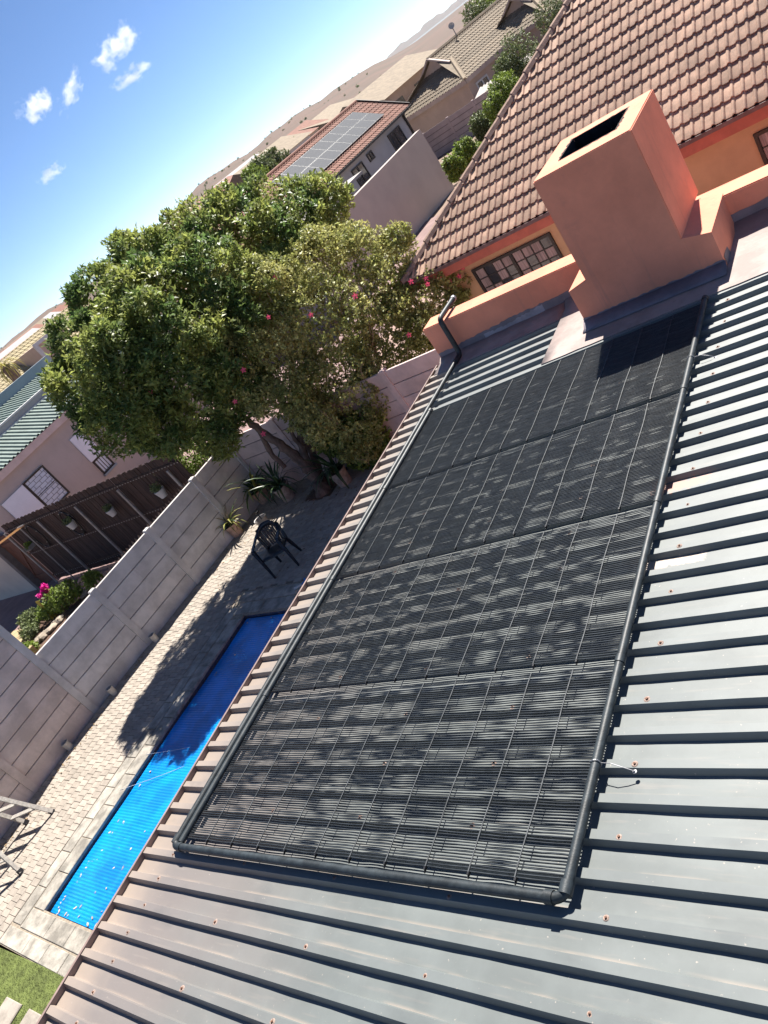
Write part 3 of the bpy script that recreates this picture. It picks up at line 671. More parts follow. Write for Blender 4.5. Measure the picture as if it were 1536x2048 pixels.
# lawn + stepping stones
def lawn():
    n = 60000; x = RNG.uniform(-6.9, -2.2, n); y = RNG.uniform(-1.6, .40, n)
    a = RNG.uniform(0, 6.28, n); h = RNG.uniform(.018, .036, n); w = .0022; lx = RNG.normal(0, .012, n); ly = RNG.normal(0, .012, n)
    V = np.zeros((n, 3, 3)); V[:, 0] = np.stack([x-w*np.cos(a), y-w*np.sin(a), np.full(n, G-.01)], 1); V[:, 1] = np.stack([x+w*np.cos(a), y+w*np.sin(a), np.full(n, G-.01)], 1); V[:, 2] = np.stack([x+lx, y+ly, G-.01+h], 1)
    base = np.array([[-8.55, -6, G-.004], [.34, -6, G-.004], [.34, .405, G-.004], [-8.55, .405, G-.004]])
    V = np.concatenate([V.reshape(-1, 3), base]); k = 3*n; F = np.concatenate([np.arange(3*n).reshape(-1, 3), [[k, k+1, k+2], [k, k+2, k+3]]])
    o = link('lawn', npmesh('lawn', V, F, GRASSM)); return tag(o, 'short green artificial lawn beside the end of the pool', 'lawn', kind='stuff')
lawn()
for x0_, x1_, lab in ((-6.0, -5.57, 'pale rectangular stepping stone in the lawn, farthest from the metal roof'), (-5.30, -4.87, 'pale rectangular stepping stone in the lawn, middle one of three'), (-4.67, -4.27, 'pale rectangular stepping stone in the lawn, nearest the metal roof')):
    b = MB(); b.cbox(x0_, x1_, -.95, -.01, G-.03, G+.022, .01); tag(b.build('stepping_stone', STEPM), lab, 'stepping stone', 'stepping stones in the lawn')

# ================================================================== PRECAST WALLS
JOINT = mat('dark_joint', (.17, .145, .13), .95)
def precast(name, label, posts, heights, mats_, group=None, pw=.13, rowh=.3, gap=.012):
    """posts: list of (x,y); heights: panels per bay; materials per bay"""
    w = thing(name, label, 'wall', (posts[0][0], posts[0][1], G), 0, group); o = np.array((posts[0][0], posts[0][1], 0))
    for i, (p, q) in enumerate(zip(posts[:-1], posts[1:])):
        p = np.array((*p, 0))-o; q = np.array((*q, 0))-o; d = q-p; L = np.linalg.norm(d); d /= L; a = math.atan2(d[1], d[0]); nr = heights[i]
        for r in range(nr):
            b = MB(); t = .022; z0 = (-.06 if r == 0 else .02+r*rowh+gap/2); z1 = .02+(r+1)*rowh-gap/2; c = .008
            b.add([(pw*.4, -t, z0), (L-pw*.4, -t, z0), (L-pw*.4, -t, z1), (pw*.4, -t, z1), (pw*.4, t, z0), (L-pw*.4, t, z0), (L-pw*.4, t, z1), (pw*.4, t, z1),
                   (pw*.4, -t-.007, z0+c), (L-pw*.4, -t-.007, z0+c), (L-pw*.4, -t-.007, z1-c), (pw*.4, -t-.007, z1-c)],
                  [(0, 1, 9, 8), (1, 2, 10, 9), (2, 3, 11, 10), (3, 0, 8, 11), (8, 9, 10, 11), (5, 4, 7, 6), (4, 0, 3, 7), (1, 5, 6, 2), (3, 2, 6, 7), (4, 5, 1, 0)])
            pn = b.build('panel', mats_[i], w); pn.location = p+np.array((0, 0, 0)); pn.rotation_euler = (random.uniform(-.006, .006), 0, a)
        b = MB(); b.box(pw*.4, L-pw*.4, -.012, .012, .02, .02+nr*rowh-.012); c_ = b.build('joint_mortar', JOINT, w); c_.location = p; c_.rotation_euler = (0, 0, a)
    for i, p in enumerate(posts):
        h = max([heights[j] for j in (i-1, i) if 0 <= j < len(heights)]); p = np.array((*p, 0))-o
        j = min(i, len(posts)-2); d = np.array(posts[j+1])-np.array(posts[j]); a = math.atan2(d[1], d[0])
        b = MB(); b.cbox(-pw/2, pw/2, -.062, .062, -.05, .02+h*rowh+.03, .012); po = b.build('post', mats_[min(i, len(mats_)-1)], w); po.location = p; po.rotation_euler = (random.uniform(-.008, .008), random.uniform(-.008, .008), a)
    return w
# left boundary (faces +x): run from -y to +y so that local -y side faces +x
precast('boundary_wall', 'grey precast concrete boundary wall alongside the pool', [(-8.62, -1.95), (-8.60, -.45), (-8.58, 1.05), (-8.52, 2.60), (-8.50, 4.20), (-8.30, 5.75), (-8.13, 7.32), (-7.98, 8.82), (-7.92, 10.06)],
        [8, 8, 8, 8, 5, 5, 5, 5], [CONCB, CONCB, CONCB, CONCB, CONC, CONC, CONC, CONC], gap=.013)
precast('back_wall', 'pinkish precast concrete wall behind the tree and potted plants', [(-7.92, 10.12), (-6.35, 10.12), (-4.80, 10.13), (-3.25, 10.14), (-1.70, 10.14), (-.15, 10.15), (1.4, 10.15)], [5]*6, [CONCP]*6)

# ================================================================== TREES
def leaf_cloud(name, blobs, n, size, m, parent, aspect=.38, rosette=7, upb=.5, inner=.18, seed=1, clump=None):
    """blobs: (x,y,z,rx,ry,rz). tips spread near the surface of the union, each tip a rosette of rhombic leaves"""
    r = np.random.default_rng(seed); B = np.array(blobs); vol = B[:, 3]*B[:, 4]+B[:, 4]*B[:, 5]+B[:, 3]*B[:, 5]; k = r.choice(len(B), n, p=vol/vol.sum())
    d = r.normal(size=(n, 3)); d /= np.linalg.norm(d, axis=1)[:, None]
    rad = np.where(r.random(n) < inner, r.uniform(.35, .85, n), 1-np.abs(r.normal(0, .09, n)))
    bump = 1+.13*np.sin(d[:, 0]*7+k*1.7)*np.sin(d[:, 1]*6+k)*np.sin(d[:, 2]*8+k*2.3)+.07*np.sin(d[:, 0]*17+k)*np.sin(d[:, 2]*19+d[:, 1]*15)
    P = B[k, :3]+d*B[k, 3:]*(rad*bump)[:, None]
    # drop tips that are deep inside another blob
    depth = np.full(n, 9.)
    for j in range(len(B)):
        q = np.linalg.norm((P-B[j, :3])/B[j, 3:], axis=1); depth = np.where(k == j, depth, np.minimum(depth, q))
    keep = depth > r.uniform(.25, .9, n)
    if clump: 
        f = np.sin(P[:, 0]*clump+1)*np.sin(P[:, 1]*clump*1.1+2)*np.sin(P[:, 2]*clump*.9+.5); keep &= (f > -.14) | (r.random(n) < .22)
    P = P[keep]; d = d[keep]; n = len(P)
    ax = d*.75+np.array((0, 0, upb))+r.normal(0, .35, (n, 3)); ax /= np.linalg.norm(ax, axis=1)[:, None]
    t1 = np.cross(ax, r.normal(size=(n, 3))); t1 /= np.linalg.norm(t1, axis=1)[:, None]; t2 = np.cross(ax, t1)
    V = np.zeros((n, rosette, 4, 3))
    for i in range(rosette):
        a = 2*math.pi*i/rosette+r.uniform(-.4, .4, n); L = size*r.uniform(.6, 1.25, n); tilt = r.uniform(.15, 1.0, n)
        out = np.cos(a)[:, None]*t1+np.sin(a)[:, None]*t2; dirv = out*np.sin(tilt*1.5)[:, None]+ax*np.cos(tilt*1.5)[:, None]
        side = np.cross(dirv, ax)+1e-4; side /= np.linalg.norm(side, axis=1)[:, None]; up = np.cross(side, dirv)
        base = P-ax*(r.uniform(0, .6, n)*size)[:, None]+r.normal(0, size*.25, (n, 3))
        V[:, i, 0] = base; V[:, i, 1] = base+dirv*(L*.5)[:, None]+side*(L*aspect/2)[:, None]+up*(L*.08)[:, None]
        V[:, i, 2] = base+dirv*L[:, None]-up*(L*.10)[:, None]; V[:, i, 3] = base+dirv*(L*.5)[:, None]-side*(L*aspect/2)[:, None]+up*(L*.08)[:, None]
    V = V.reshape(-1, 3); F = np.arange(len(V)).reshape(-1, 4)
    return link(name, npmesh(name, V, F, m), parent), P
def pxblobs(lst, d0):
    out = []
    for (u, v, r, dd) in lst:
        d = d0+dd; c = atd(u, v, d); R = r/FPX*d; out.append((*c, R, R, R*.95))
    return out
T0 = onz(645, 985, G); D0 = RM[2]@(T0-CP)
tree = thing('leafy_tree', 'large dark green round crowned tree leaning over the boundary wall', 'tree', T0)
tb = pxblobs([(398, 482, 80, .2), (305, 540, 85, -.4), (222, 605, 80, -.9), (160, 690, 60, -1.5), (170, 775, 70, -1.8), (238, 845, 76, -1.9), (320, 690, 100, -2.3), (470, 452, 70, .5), (560, 425, 70, .8), (638, 412, 64, .9), (600, 475, 78, .3),
              (520, 505, 88, -.2), (420, 575, 100, -1.4), (330, 855, 62, -1.5), (410, 825, 80, -1.2), (470, 770, 86, -.9), (300, 620, 90, -1.9), (240, 720, 92, -2.4), (250, 800, 76, -2.3), (430, 690, 95, -1.8), (440, 875, 45, -.6), (370, 760, 88, -2.1), (480, 620, 90, -.6)], D0)
def lumps(bl, n, lo_, hi_, seed):
    r = np.random.default_rng(seed); out = list(bl)
    for (x, y, z, a, b_, c) in bl:
        for _ in range(n):
            d = r.normal(size=3); d /= np.linalg.norm(d); d[2] = d[2] if d[2] > -.4 else -d[2]; R_ = a*r.uniform(lo_, hi_); k = r.uniform(.82, 1.02); out.append((x+d[0]*a*k, y+d[1]*b_*k, z+d[2]*c*k, R_, R_, R_*.9))
    return out
tbl = lumps([(x-T0[0], y-T0[1], z-T0[2], a, b_, c) for x, y, z, a, b_, c in tb], 6, .20, .40, 4)
leaf_cloud('crown', tbl, 23000, .115, LEAF1, tree, .40, 7, .75, .14, 3, 2.6)
def limb(b, pts, r0, r1, n=9):
    P = np.array(pts, float); t = np.linspace(0, 1, len(P)); tt = np.linspace(0, 1, len(P)*4)
    Q = np.stack([np.interp(tt, t, P[:, i]) for i in range(3)], 1)
    for _ in range(2): Q[1:-1] = (Q[:-2]+2*Q[1:-1]+Q[2:])/4
    Q[1:-1] += RNG.normal(0, r0*.10, (len(Q)-2, 3)); b.tube(Q, np.linspace(r0, r1, len(Q))*(1+.08*np.sin(np.arange(len(Q))*1.7)), n)
def pp(u, v, dd=0.): return atd(u, v, D0+dd)-T0
b = MB()
limb(b, [(0.05, 0, -.06), pp(636, 960), pp(618, 935)], .19, .125)
limb(b, [pp(622, 940), pp(590, 912), pp(560, 890, -.1), pp(525, 865, -.2), pp(490, 835, -.4), pp(440, 770, -.7), pp(360, 700, -.9)], .115, .035)
limb(b, [pp(626, 945), pp(606, 905), pp(600, 870), pp(603, 835), pp(590, 760), pp(560, 640, -.2), pp(540, 520, 0)], .09, .03)
limb(b, [pp(640, 960, .1), pp(632, 920, .3), pp(600, 860, .5), pp(560, 800, .5), pp(470, 620, .4)], .10, .03)
limb(b, [pp(605, 895, -.05), pp(588, 878, -.15), pp(580, 850, -.2), pp(583, 800, -.2)], .05, .03)
limb(b, [pp(520, 862, -.2), pp(540, 905, .2), pp(570, 935, .3)], .06, .05)
limb(b, [pp(490, 835, -.4), pp(380, 830, -.6), pp(270, 790, -.8)], .05, .02)
b.build('trunk', BARK, tree, True)

hb0 = np.array((-4.25, 9.85, G)); HD = RM[2]@(hb0-CP)
hib = thing('hibiscus_bush', 'tall sprawling olive green hibiscus bush with scattered pink flowers beside the roof', 'bush', hb0)
hl = pxblobs([(470, 590, 55, -.7), (450, 650, 45, -.8), (545, 575, 68, -.6), (640, 520, 70, -.2), (720, 505, 62, .1), (790, 530, 60, .2), (845, 560, 52, .2), (885, 580, 38, .1), (480, 710, 62, -.8), (560, 680, 85, -.8), (655, 640, 90, -.6), (745, 610, 75, -.3), (790, 660, 55, -.2), (820, 615, 55, 0),
              (600, 775, 66, -.7), (680, 745, 75, -.5), (735, 720, 50, -.3), (500, 775, 48, -.8), (640, 830, 52, -.4), (690, 810, 60, -.3), (905, 600, 34, 0), (865, 650, 42, .1), (840, 700, 36, .2), (880, 540, 38, .1), (425, 600, 40, -.8), (420, 700, 40, -.9), (700, 845, 66, -.5), (745, 790, 56, -.35), (650, 850, 52, -.5), (765, 725, 48, -.2), (725, 885, 42, -.4), (600, 820, 48, -.7), (540, 800, 44, -.8), (892, 580, 52, -.15), (852, 655, 50, -.05), (865, 600, 58, -.1)], HD)
hl = lumps([(x-hb0[0], y-hb0[1], z-hb0[2], a, b_, c) for x, y, z, a, b_, c in hl], 5, .25, .5, 6)
_, HPTS = leaf_cloud('crown', hl, 33000, .062, LEAF2, hib, .62, 6, .35, .3, 5, 3.1)
lo = pxblobs([(735, 850, 50, -.1), (700, 870, 45, 0), (765, 905, 35, -.1), (660, 880, 30, .1), (720, 910, 30, 0), (755, 780, 35, .1)], HD); lo = [(x-hb0[0], y-hb0[1], z-hb0[2], a, b_, c) for x, y, z, a, b_, c in lo]
leaf_cloud('lower_foliage', lo, 2600, .075, LEAF5, hib, .75, 5, .3, .3, 8)
b = MB()
def hp(u, v, dd=0.): return atd(u, v, HD+dd)-hb0
for i, (u, v, r) in enumerate([(760, 740, .03), (745, 760, .028), (725, 770, .025), (700, 790, .022), (680, 820, .022), (650, 830, .022), (620, 850, .02), (590, 860, .016), (780, 760, .022), (795, 800, .018), (770, 800, .028), (640, 870, .016), (705, 760, .02)]):
    base = (RNG.uniform(-.25, .25), RNG.uniform(-.2, .2), -.03); mid = (np.array(base)+hp(u, v, -.2))*.5+np.array((RNG.uniform(-.1, .1), RNG.uniform(-.1, .1), .05)); top = hp(u-30, v-150, -.4)
    limb(b, [base, mid, hp(u, v, -.2), top], r, r*.35, 7)
for i in range(46):
    j = RNG.integers(len(HPTS)); q = HPTS[j]; p = q*.82+np.array((0, 0, -.15)); limb(b, [p, (p+q)/2+RNG.normal(0, .06, 3), q*1.0+RNG.normal(0, .03, 3)], .010, .004, 5)
b.build('stems', TWIG, hib, True)
fm = MB()
for i in range(5):
    a = 2*math.pi*i/5; c, s_ = math.cos(a), math.sin(a); P = lambda r, w, z: (r*c-w*s_, r*s_+w*c, z)
    fm.add([P(0, 0, 0), P(.5, -.28, .22), P(.95, -.2, .20), P(1.05, .05, .12), P(.9, .25, .24), P(.45, .25, .25)], [(0, 1, 5), (1, 2, 4, 5), (2, 3, 4)])
fm.tube([(0, 0, 0), (0, 0, .9)], .05, 5); FL = fm.mesh('flower', PINK)
for (u, v, dd) in ((925, 535, -.55), (918, 553, -.6), (900, 562, -.55), (887, 530, -.5), (880, 555, -.65), (852, 557, -.85), (855, 568, -.8), (822, 563, -.9), (818, 670, -.8), (550, 555, -1.4), (622, 630, -1.75), (537, 634, -1.9), (710, 592, -1.5), (487, 740, -1.7), (300, 783, -1.9), (470, 803, -1.6), (527, 868, -.7)):
    o = link('flower', FL, hib, tuple(hp(u, v, dd))); o.scale = [random.uniform(.040, .056)]*3; dirc = Vector((.55, -.75, .25+random.uniform(-.3, .4))); o.rotation_euler = dirc.to_track_quat('Z', 'Y').to_euler()

# ================================================================== POTTED PLANTS, CHAIR, SMALL THINGS
def strap_leaf(L, w, droop, m, seed):
    r = random.Random(seed); pts = []
    b = MB(); n = 7; vs = []
    for i in range(n):
        t = i/(n-1); x = L*(t*math.cos(.9-droop*t)); z = L*(t*math.sin(1.15-droop*1.25*t)); ww = w*(.55+.9*t-1.45*t**3)*(1 if t < 1 else 0)+.001
        vs += [(x, -ww/2, z+ww*.12), (x, 0, z-ww*.06), (x, ww/2, z+ww*.12)]
    b.add(vs, [(i*3+j, (i+1)*3+j, (i+1)*3+j+1, i*3+j+1) for i in range(n-1) for j in range(2)]); return b.mesh('leaf', m, True)
SL = {}
def potted(name, label, p, pr_, ph, potm, nleaf, L, w, m, tilt=0., group='potted plants by the wall', m2=None, extra=None):
    t = thing(name, label, 'potted plant', (p[0], p[1], G), random.uniform(0, 6.28), group)
    b = MB(); b.lathe([(0, .0), (pr_*.72, .0), (pr_*.80, ph*.3), (pr_*.95, ph*.92), (pr_*1.06, ph*.93), (pr_*1.06, ph), (pr_*.92, ph), (pr_*.90, ph*.88)], 20); smooth_by_angle(b.build('pot', potm, t), 40)
    b = MB(); b.lathe([(pr_*.91, ph*.9), (0, ph*.93)], 16); b.build('soil', SOILM, t)
    for i in range(nleaf):
        mm = m2 if (m2 and i % 3 == 0) else m; key = (mm.name, L, w, i % 6)
        if key not in SL: SL[key] = strap_leaf(L*(1.05-.09*(i % 6)), w, .35+.25*(i % 6), mm, i)
        o = link('leaf', SL[key], t, (random.uniform(-.3, .3)*pr_, random.uniform(-.3, .3)*pr_, ph*.9)); o.rotation_euler = (random.uniform(-.15, .15), random.uniform(-.45, .25), 2*math.pi*i/nleaf*2.4+random.uniform(-.2, .2)); s_ = random.uniform(.75, 1.15); o.scale = (s_, s_, s_)
    return t
p1 = onz(478, 1068); p2 = onz(532, 1000); p3 = onz(580, 996); p4 = onz(692, 966)
t1 = potted('potted_plant', 'yellow green grassy plant in a clay bucket with a handle by the wall', p1, .17, .30, TERRA, 36, .52, .04, LEAF4, m2=LEAF3)
b = MB(); b.tube([(.17*math.cos(a), .02, .26-.17*math.sin(a)*.9) for a in np.linspace(.1, 3.04, 12)], .006, 5); hd_ = b.build('handle', IRON, t1); hd_.rotation_euler = (.5, 0, 1.2)
b = MB()
for i in range(14): a = random.uniform(0, 6.28); r_ = random.uniform(.1, .35); b.tube([(0, 0, .28), (r_*.4*math.cos(a), r_*.4*math.sin(a), .5), (r_*math.cos(a), r_*math.sin(a), random.uniform(.5, .72))], .003, 4)
b.build('dry_stalks', TWIG, t1)
potted('potted_plant', 'clivia with yellowing strap leaves in a plain clay pot by the wall', p2, .20, .32, TERRA, 34, .80, .07, LEAF3, m2=LEAF4)
potted('potted_plant', 'dark green clivia in a ribbed stone pot left of the tree trunk', p3, .20, .36, STONEP, 34, .80, .065, LEAF3)
potted('potted_plant', 'dark leafy plant in a stone pot between the tree trunk and the roof', p4, .19, .34, STONEP, 34, .78, .07, LEAF3)
pb_ = onz(533, 1052)
t = thing('garden_bucket', 'small grey bucket with a tool handle behind the black plastic chair', 'bucket', (pb_[0], pb_[1], G))
b = MB(); b.lathe([(0, 0), (.10, 0), (.14, .22), (.146, .225), (.135, .22), (.10, .03), (0, .02)], 18); smooth_by_angle(b.build('body', GALV, t), 40)
b = MB(); b.tube([(.03, 0, .03), (-.02, .05, .34)], .013, 7); b.box(-.05, .02, .02, .09, .33, .36); b.build('tool', BLACK, t)

def chair():
    A = onz(551.4, 1156); Bp = onz(598.6, 1128.3); Cc = onz(601.8, 1101.3); Dd = onz(562.8, 1126.7); c = (A+Bp+Cc+Dd)/4; fd = (A+Bp)/2-(Cc+Dd)/2; rz = math.atan2(fd[1], fd[0])+math.pi/2
    t = thing('plastic_chair', 'black moulded plastic garden armchair standing on the shaded paving', 'chair', (c[0], c[1], G), rz)
    # local: faces -y, x to the side
    def leg(x0, y0, x1, y1, zt, w=.045):
        b = MB(); n = 6; vs = []
        for i in range(n):
            s_ = i/(n-1); x = x0+(x1-x0)*s_; y = y0+(y1-y0)*s_; z = zt*s_; ww = w*(.75+.6*s_)
            vs += [(x-ww/2, y-ww/2, z), (x+ww/2, y-ww/2, z), (x+ww/2, y+ww/2, z), (x-ww/2, y+ww/2, z)]
        b.add(vs, [(i*4+j, i*4+(j+1) % 4, (i+1)*4+(j+1) % 4, (i+1)*4+j) for i in range(n-1) for j in range(4)]+[(3, 2, 1, 0), tuple(range(4*n-4, 4*n))]); o = b.build('leg', CHAIRM, t); bv = o.modifiers.new('b', 'BEVEL'); bv.width = .006; bv.segments = 2
    for sx in (-1, 1): leg(sx*.265, -.235, sx*.265, -.20, .635); leg(sx*.235, .235, sx*.205, .16, .43)
    b = MB(); nx, ny = 13, 11; vs = []
    for j in range(ny):
        for i in range(nx):
            x = -.235+.47*i/(nx-1); y = -.22+.42*j/(ny-1); z = .425-.018*math.cos(x*5)-.03*(j/(ny-1))+(.0 if j > 0 else -.03); vs.append((x*(1-.12*j/(ny-1)), y, z))
    b.add(vs, [(j*nx+i, j*nx+i+1, (j+1)*nx+i+1, (j+1)*nx+i) for j in range(ny-1) for i in range(nx-1)]); o = b.build('seat', CHAIRM, t, True); m = o.modifiers.new('s', 'SOLIDIFY'); m.thickness = .022
    # curved back: slats and top rail
    def bp(a, z):  # a in [-1,1] round the back
        k = (z-.40)/.42; return (a*(.215+.05*k), .20+.10*k-.10*a*a*(.6+.6*k), z)
    def rib(a, w, name):
        b = MB(); vs = []
        for z in np.linspace(.40, .79, 9):
            p = bp(a-w, z); q = bp(a+w, z); vs += [p, q, (q[0], q[1]+.014, q[2]), (p[0], p[1]+.014, p[2])]
        b.add(vs, [(i*4+j, i*4+(j+1) % 4, (i+1)*4+(j+1) % 4, (i+1)*4+j) for i in range(8) for j in range(4)]); b.build(name, CHAIRM, t, True)
    for a in (-.40, -.20, 0, .20, .40): rib(a, .068, 'back_slat')
    for a in (-.68, .68): rib(a, .11, 'back_side')
    b = MB(); vs = []; AA = np.linspace(-1.0, 1.0, 21)
    for a in AA:
        zt = .83-.13*abs(a)**3; 
        for z, o in ((zt-.085, 0), (zt, 0), (zt, .02), (zt-.085, .02)): p = bp(a*.92, z); vs.append((p[0], p[1]+o-.003, p[2]))
    b.add(vs, [(i*4+j, i*4+(j+1) % 4, (i+1)*4+(j+1) % 4, (i+1)*4+j) for i in range(20) for j in range(4)]+[(3, 2, 1, 0), (80, 81, 82, 83)]); b.build('top_rail', CHAIRM, t, True)
    for sx in (-1, 1):
        P = [(sx*.268, -.23, .60), (sx*.275, -.19, .645), (sx*.278, -.08, .655), (sx*.272, .06, .665), (sx*.245, .20, .70), (sx*.20, .26, .735)]
        b = MB(); Q = np.array(P)
        for p, q in zip(Q[:-1], Q[1:]): b.beam(p, q+(q-p)*.06, .055, .022)
        b.build('armrest', CHAIRM, t)
        b = MB(); b.beam((sx*.215, .17, .40), (sx*.24, .20, .70), .05, .03, up=(0, 1, 0)); b.build('arm_support', CHAIRM, t)
chair()
for (u, v, lab) in ((313, 1281, 'small white open pot at the wall foot beside the shaded paving'), (229, 1387, 'small white pot at the wall foot, middle one of three'), (141, 1496, 'small white pot at the wall foot nearest the ladder')):
    p = onz(u, v); t = thing('small_pot', lab, 'pot', (p[0]+.02, p[1], G), 0, 'small pots along the boundary wall'); b = MB(); b.lathe([(0, 0), (.058, 0), (.066, .09), (.064, .15), (.070, .152), (.070, .165), (.058, .165), (.055, .05), (0, .04)], 16); smooth_by_angle(b.build('body', OFFW, t), 40)
    b = MB(); b.lathe([(.054, .10), (0, .105)], 12); b.build('soil', SOILM, t)
# hose tap (blue)
p = onz(606, 1172); t = thing('hose_fitting', 'blue and white hose fitting lying on the far pool coping', 'hose fitting', (p[0], p[1], G+.03), .3)
b = MB(); b.tube([(.02, 0, 0), (.10, .02, .01), (.26, .03, .01)], [.030, .042, .036], 12); b.tube([(.09, .02, 0), (.11, .02, .08)], .02, 8); b.build('valve', BLUEP, t, True)
b = MB(); b.tube([(-.15, -.02, 0), (-.05, -.005, 0), (.03, 0, 0)], [.026, .020, .024], 10); b.build('nozzle', WHITE, t, True)

# ladder (A frame) partly in view at the wall
def ladder():
    A = onz(107, 1624); B2 = onz(56, 1646); Cc = onz(44, 1746)
    t = thing('step_ladder', 'silver aluminium step ladder standing on the paving by the boundary wall', 'ladder', (A[0], A[1], G))
    a = np.zeros(3); ax_ = B2-A; ax_[2] = 0; apex = np.array((-.62, -.55, 1.75))
    b2 = ax_; c = Cc-A; c[2] = 0; d = c+ax_
    def stile(p, q, w=.065, h=.026):
        b = MB(); b.beam(p, q, w, h, up=ax_/np.linalg.norm(ax_)); return b.build('stile', ALUP, t)
    ap1 = apex; ap2 = apex+ax_*.65
    for p, q in ((a, ap1), (b2, ap2), (c, ap1+np.array((.02, -.06, 0))), (d, ap2+np.array((.02, -.06, 0)))):
        s_ = stile(np.array(p)+np.array((0, 0, .02)), q); b = MB(); dv = (np.array(q)-np.array(p)); dv /= np.linalg.norm(dv); b.beam(np.array(p)-dv*.005, np.array(p)+dv*.07, .08, .04, up=ax_/np.linalg.norm(ax_)); b.build('rubber_foot', BLACK, s_)
    for k in range(1, 7):
        f = k/7; b = MB(); b.beam(np.array(a)+(ap1-a)*f, b2+(ap2-b2)*f, .075, .022); b.build('step', ALUP, t)
        if k % 2: b = MB(); b.beam(c+(ap1-c)*f, d+(ap2-d)*f, .03, .02); b.build('brace', ALUP, t)
ladder()

# ================================================================== YARDS AROUND
def sheet(name, pts, m, z): return tag(MB().add([(x, y, z) for x, y in pts], [tuple(range(len(pts)))]).build(name, m), kind='structure')
sheet('neighbour_yard', [(-40, -12), (-8.66, -12), (-8.66, 2.0), (-8.55, 4.2), (-7.95, 10.2), (-7.95, 27), (-40, 27)], NPAV, G-.006)
sheet('courtyard', [(-7.94, 10.18), (26, 10.18), (26, 27), (-7.94, 27)], mat('pink_courtyard', (0.3, 0.2, 0.165), .9, .15, 2, bump=.2), G-.008)
sheet('side_yard', [(6.45, -12), (26, -12), (26, 10.18), (6.45, 10.18)], NPAV, G-.006)
sheet('patio_floor', [(-2.35, .41), (.34, .41), (.34, 7.1), (-2.35, 7.1)], PAVERS, G-.004)
sheet('garden_path', [(.56, 7.45), (6.4, 7.45), (6.4, 10.17), (.56, 10.17)], NPAV, G-.010)

# ------------------------------------------------------------------ neighbour's wooden fence
FY = 9.0
fe = thing('wooden_fence', 'dark stained vertical board fence on steel posts across the neighbouring yard', 'fence', (-16.83, FY, G))
bd = [MB().cbox(-.054, .054, .0, .020, .04, 2.215+h, .004).mesh('board', WOOD) for h in (0, .012, -.01, .02)]
nb = 74
for i in range(nb):
    x = .06+i*.1165
    o = link('board', bd[i % 4], fe, (x, .035+random.uniform(-.003, .003), -.006*x+random.uniform(-.008, .008)-.002*x)); o.rotation_euler = (random.uniform(-.006, .006), random.uniform(-.004, .004), random.uniform(-.03, .03))
for z in (.22, 1.12, 2.02):
    b = MB(); b.box(0, 8.6, -.002, .033, z-.03, z+.03); o = b.build('rail', WOOD, fe); o.rotation_euler = (0, .012 if z > .3 else .004, 0)
    # pale plates on the rails imitate dashes of light between the boards
for x in (0, 2.04, 4.11, 6.15, 8.2):
    b = MB(); b.tube([(x, -.055, -.05), (x, -.055, 2.0-.018*x)], .036, 12); smooth_by_angle(b.build('post', GALV, fe), 40)
b = MB()
for z in (.22, 1.12, 2.02):
    for i in range(nb): x = .06+i*.1165; b.box(x+.030, x+.062, -.008, -.003, z-.012*x*(1 if z > .3 else .3)-.016, z-.012*x*(1 if z > .3 else .3)+.004)
tag(b.build('lit_dashes', GALV, fe), kind='stuff')
gt = thing('garden_gate', 'red brown plank gate between the wooden fence and the beige wall', 'gate', (-17.75, FY, G))
for i in range(7): b = MB(); b.cbox(i*.125, i*.125+.118, .0, .03, .08, 1.95, .004); b.build('plank', WOODR, gt)
b = MB(); b.box(0, .87, -.03, -.001, .3, .40); b.box(0, .87, -.03, -.001, 1.6, 1.7); b.beam((.05, -.014, .42), (.82, -.014, 1.58), .08, .028, up=(0, 1, 0)); b.build('brace', WOODR, gt)
potb = MB(); potb.lathe([(0, 0), (.075, 0), (.115, .17), (.12, .17), (.12, .19), (.10, .19), (.098, .15), (0, .14)], 16)
def pot_on_fence(u, v, lab, s_=1.):
    p = ony(u, v, FY-.14); t = thing('hanging_pot', lab, 'hanging pot', (p[0], FY-.14, p[2]-.12), 0, 'pots hung on the wooden fence'); t.scale = (s_,)*3
    smooth_by_angle(link('pot', potb.mesh('pot', WHITE), t), 40)
    leaf_cloud('foliage', [(0, 0, .25, .10, .10, .09), (-.05, -.02, .28, .06, .06, .06)], 70, .055, LEAF6, t, .5, 5, .6, .3, int(u))
    b = MB(); b.tube([(.05, .03, .17), (.02, .13, .36)], .004, 4); b.build('hanger', IRON, t)
pot_on_fence(143, 1049, 'white hanging pot on the wooden fence in front of a dark oval wreath')
pot_on_fence(222, 1023, 'white hanging pot alone between two middle fence posts', .95)
pot_on_fence(322, 985, 'white hanging pot on the wooden fence closest to the boundary wall', 1.05)
p = ony(57, 1092, FY-.12); t = thing('plant_rack', 'small wire rack with a green plant on the wooden fence', 'plant rack', (p[0], FY-.12, p[2]-.1), 0)
b = MB(); [b.box(-.16, .16, -.10+.06*k, -.09+.06*k, 0, .012) for k in range(4)]; b.box(-.16, -.15, -.1, .1, 0, .12); b.box(.15, .16, -.1, .1, 0, .12); b.build('rack', GALV, t); leaf_cloud('foliage', [(0, 0, .12, .14, .08, .10)], 70, .06, LEAF5, t, .5, 5, .6, .3, 9)
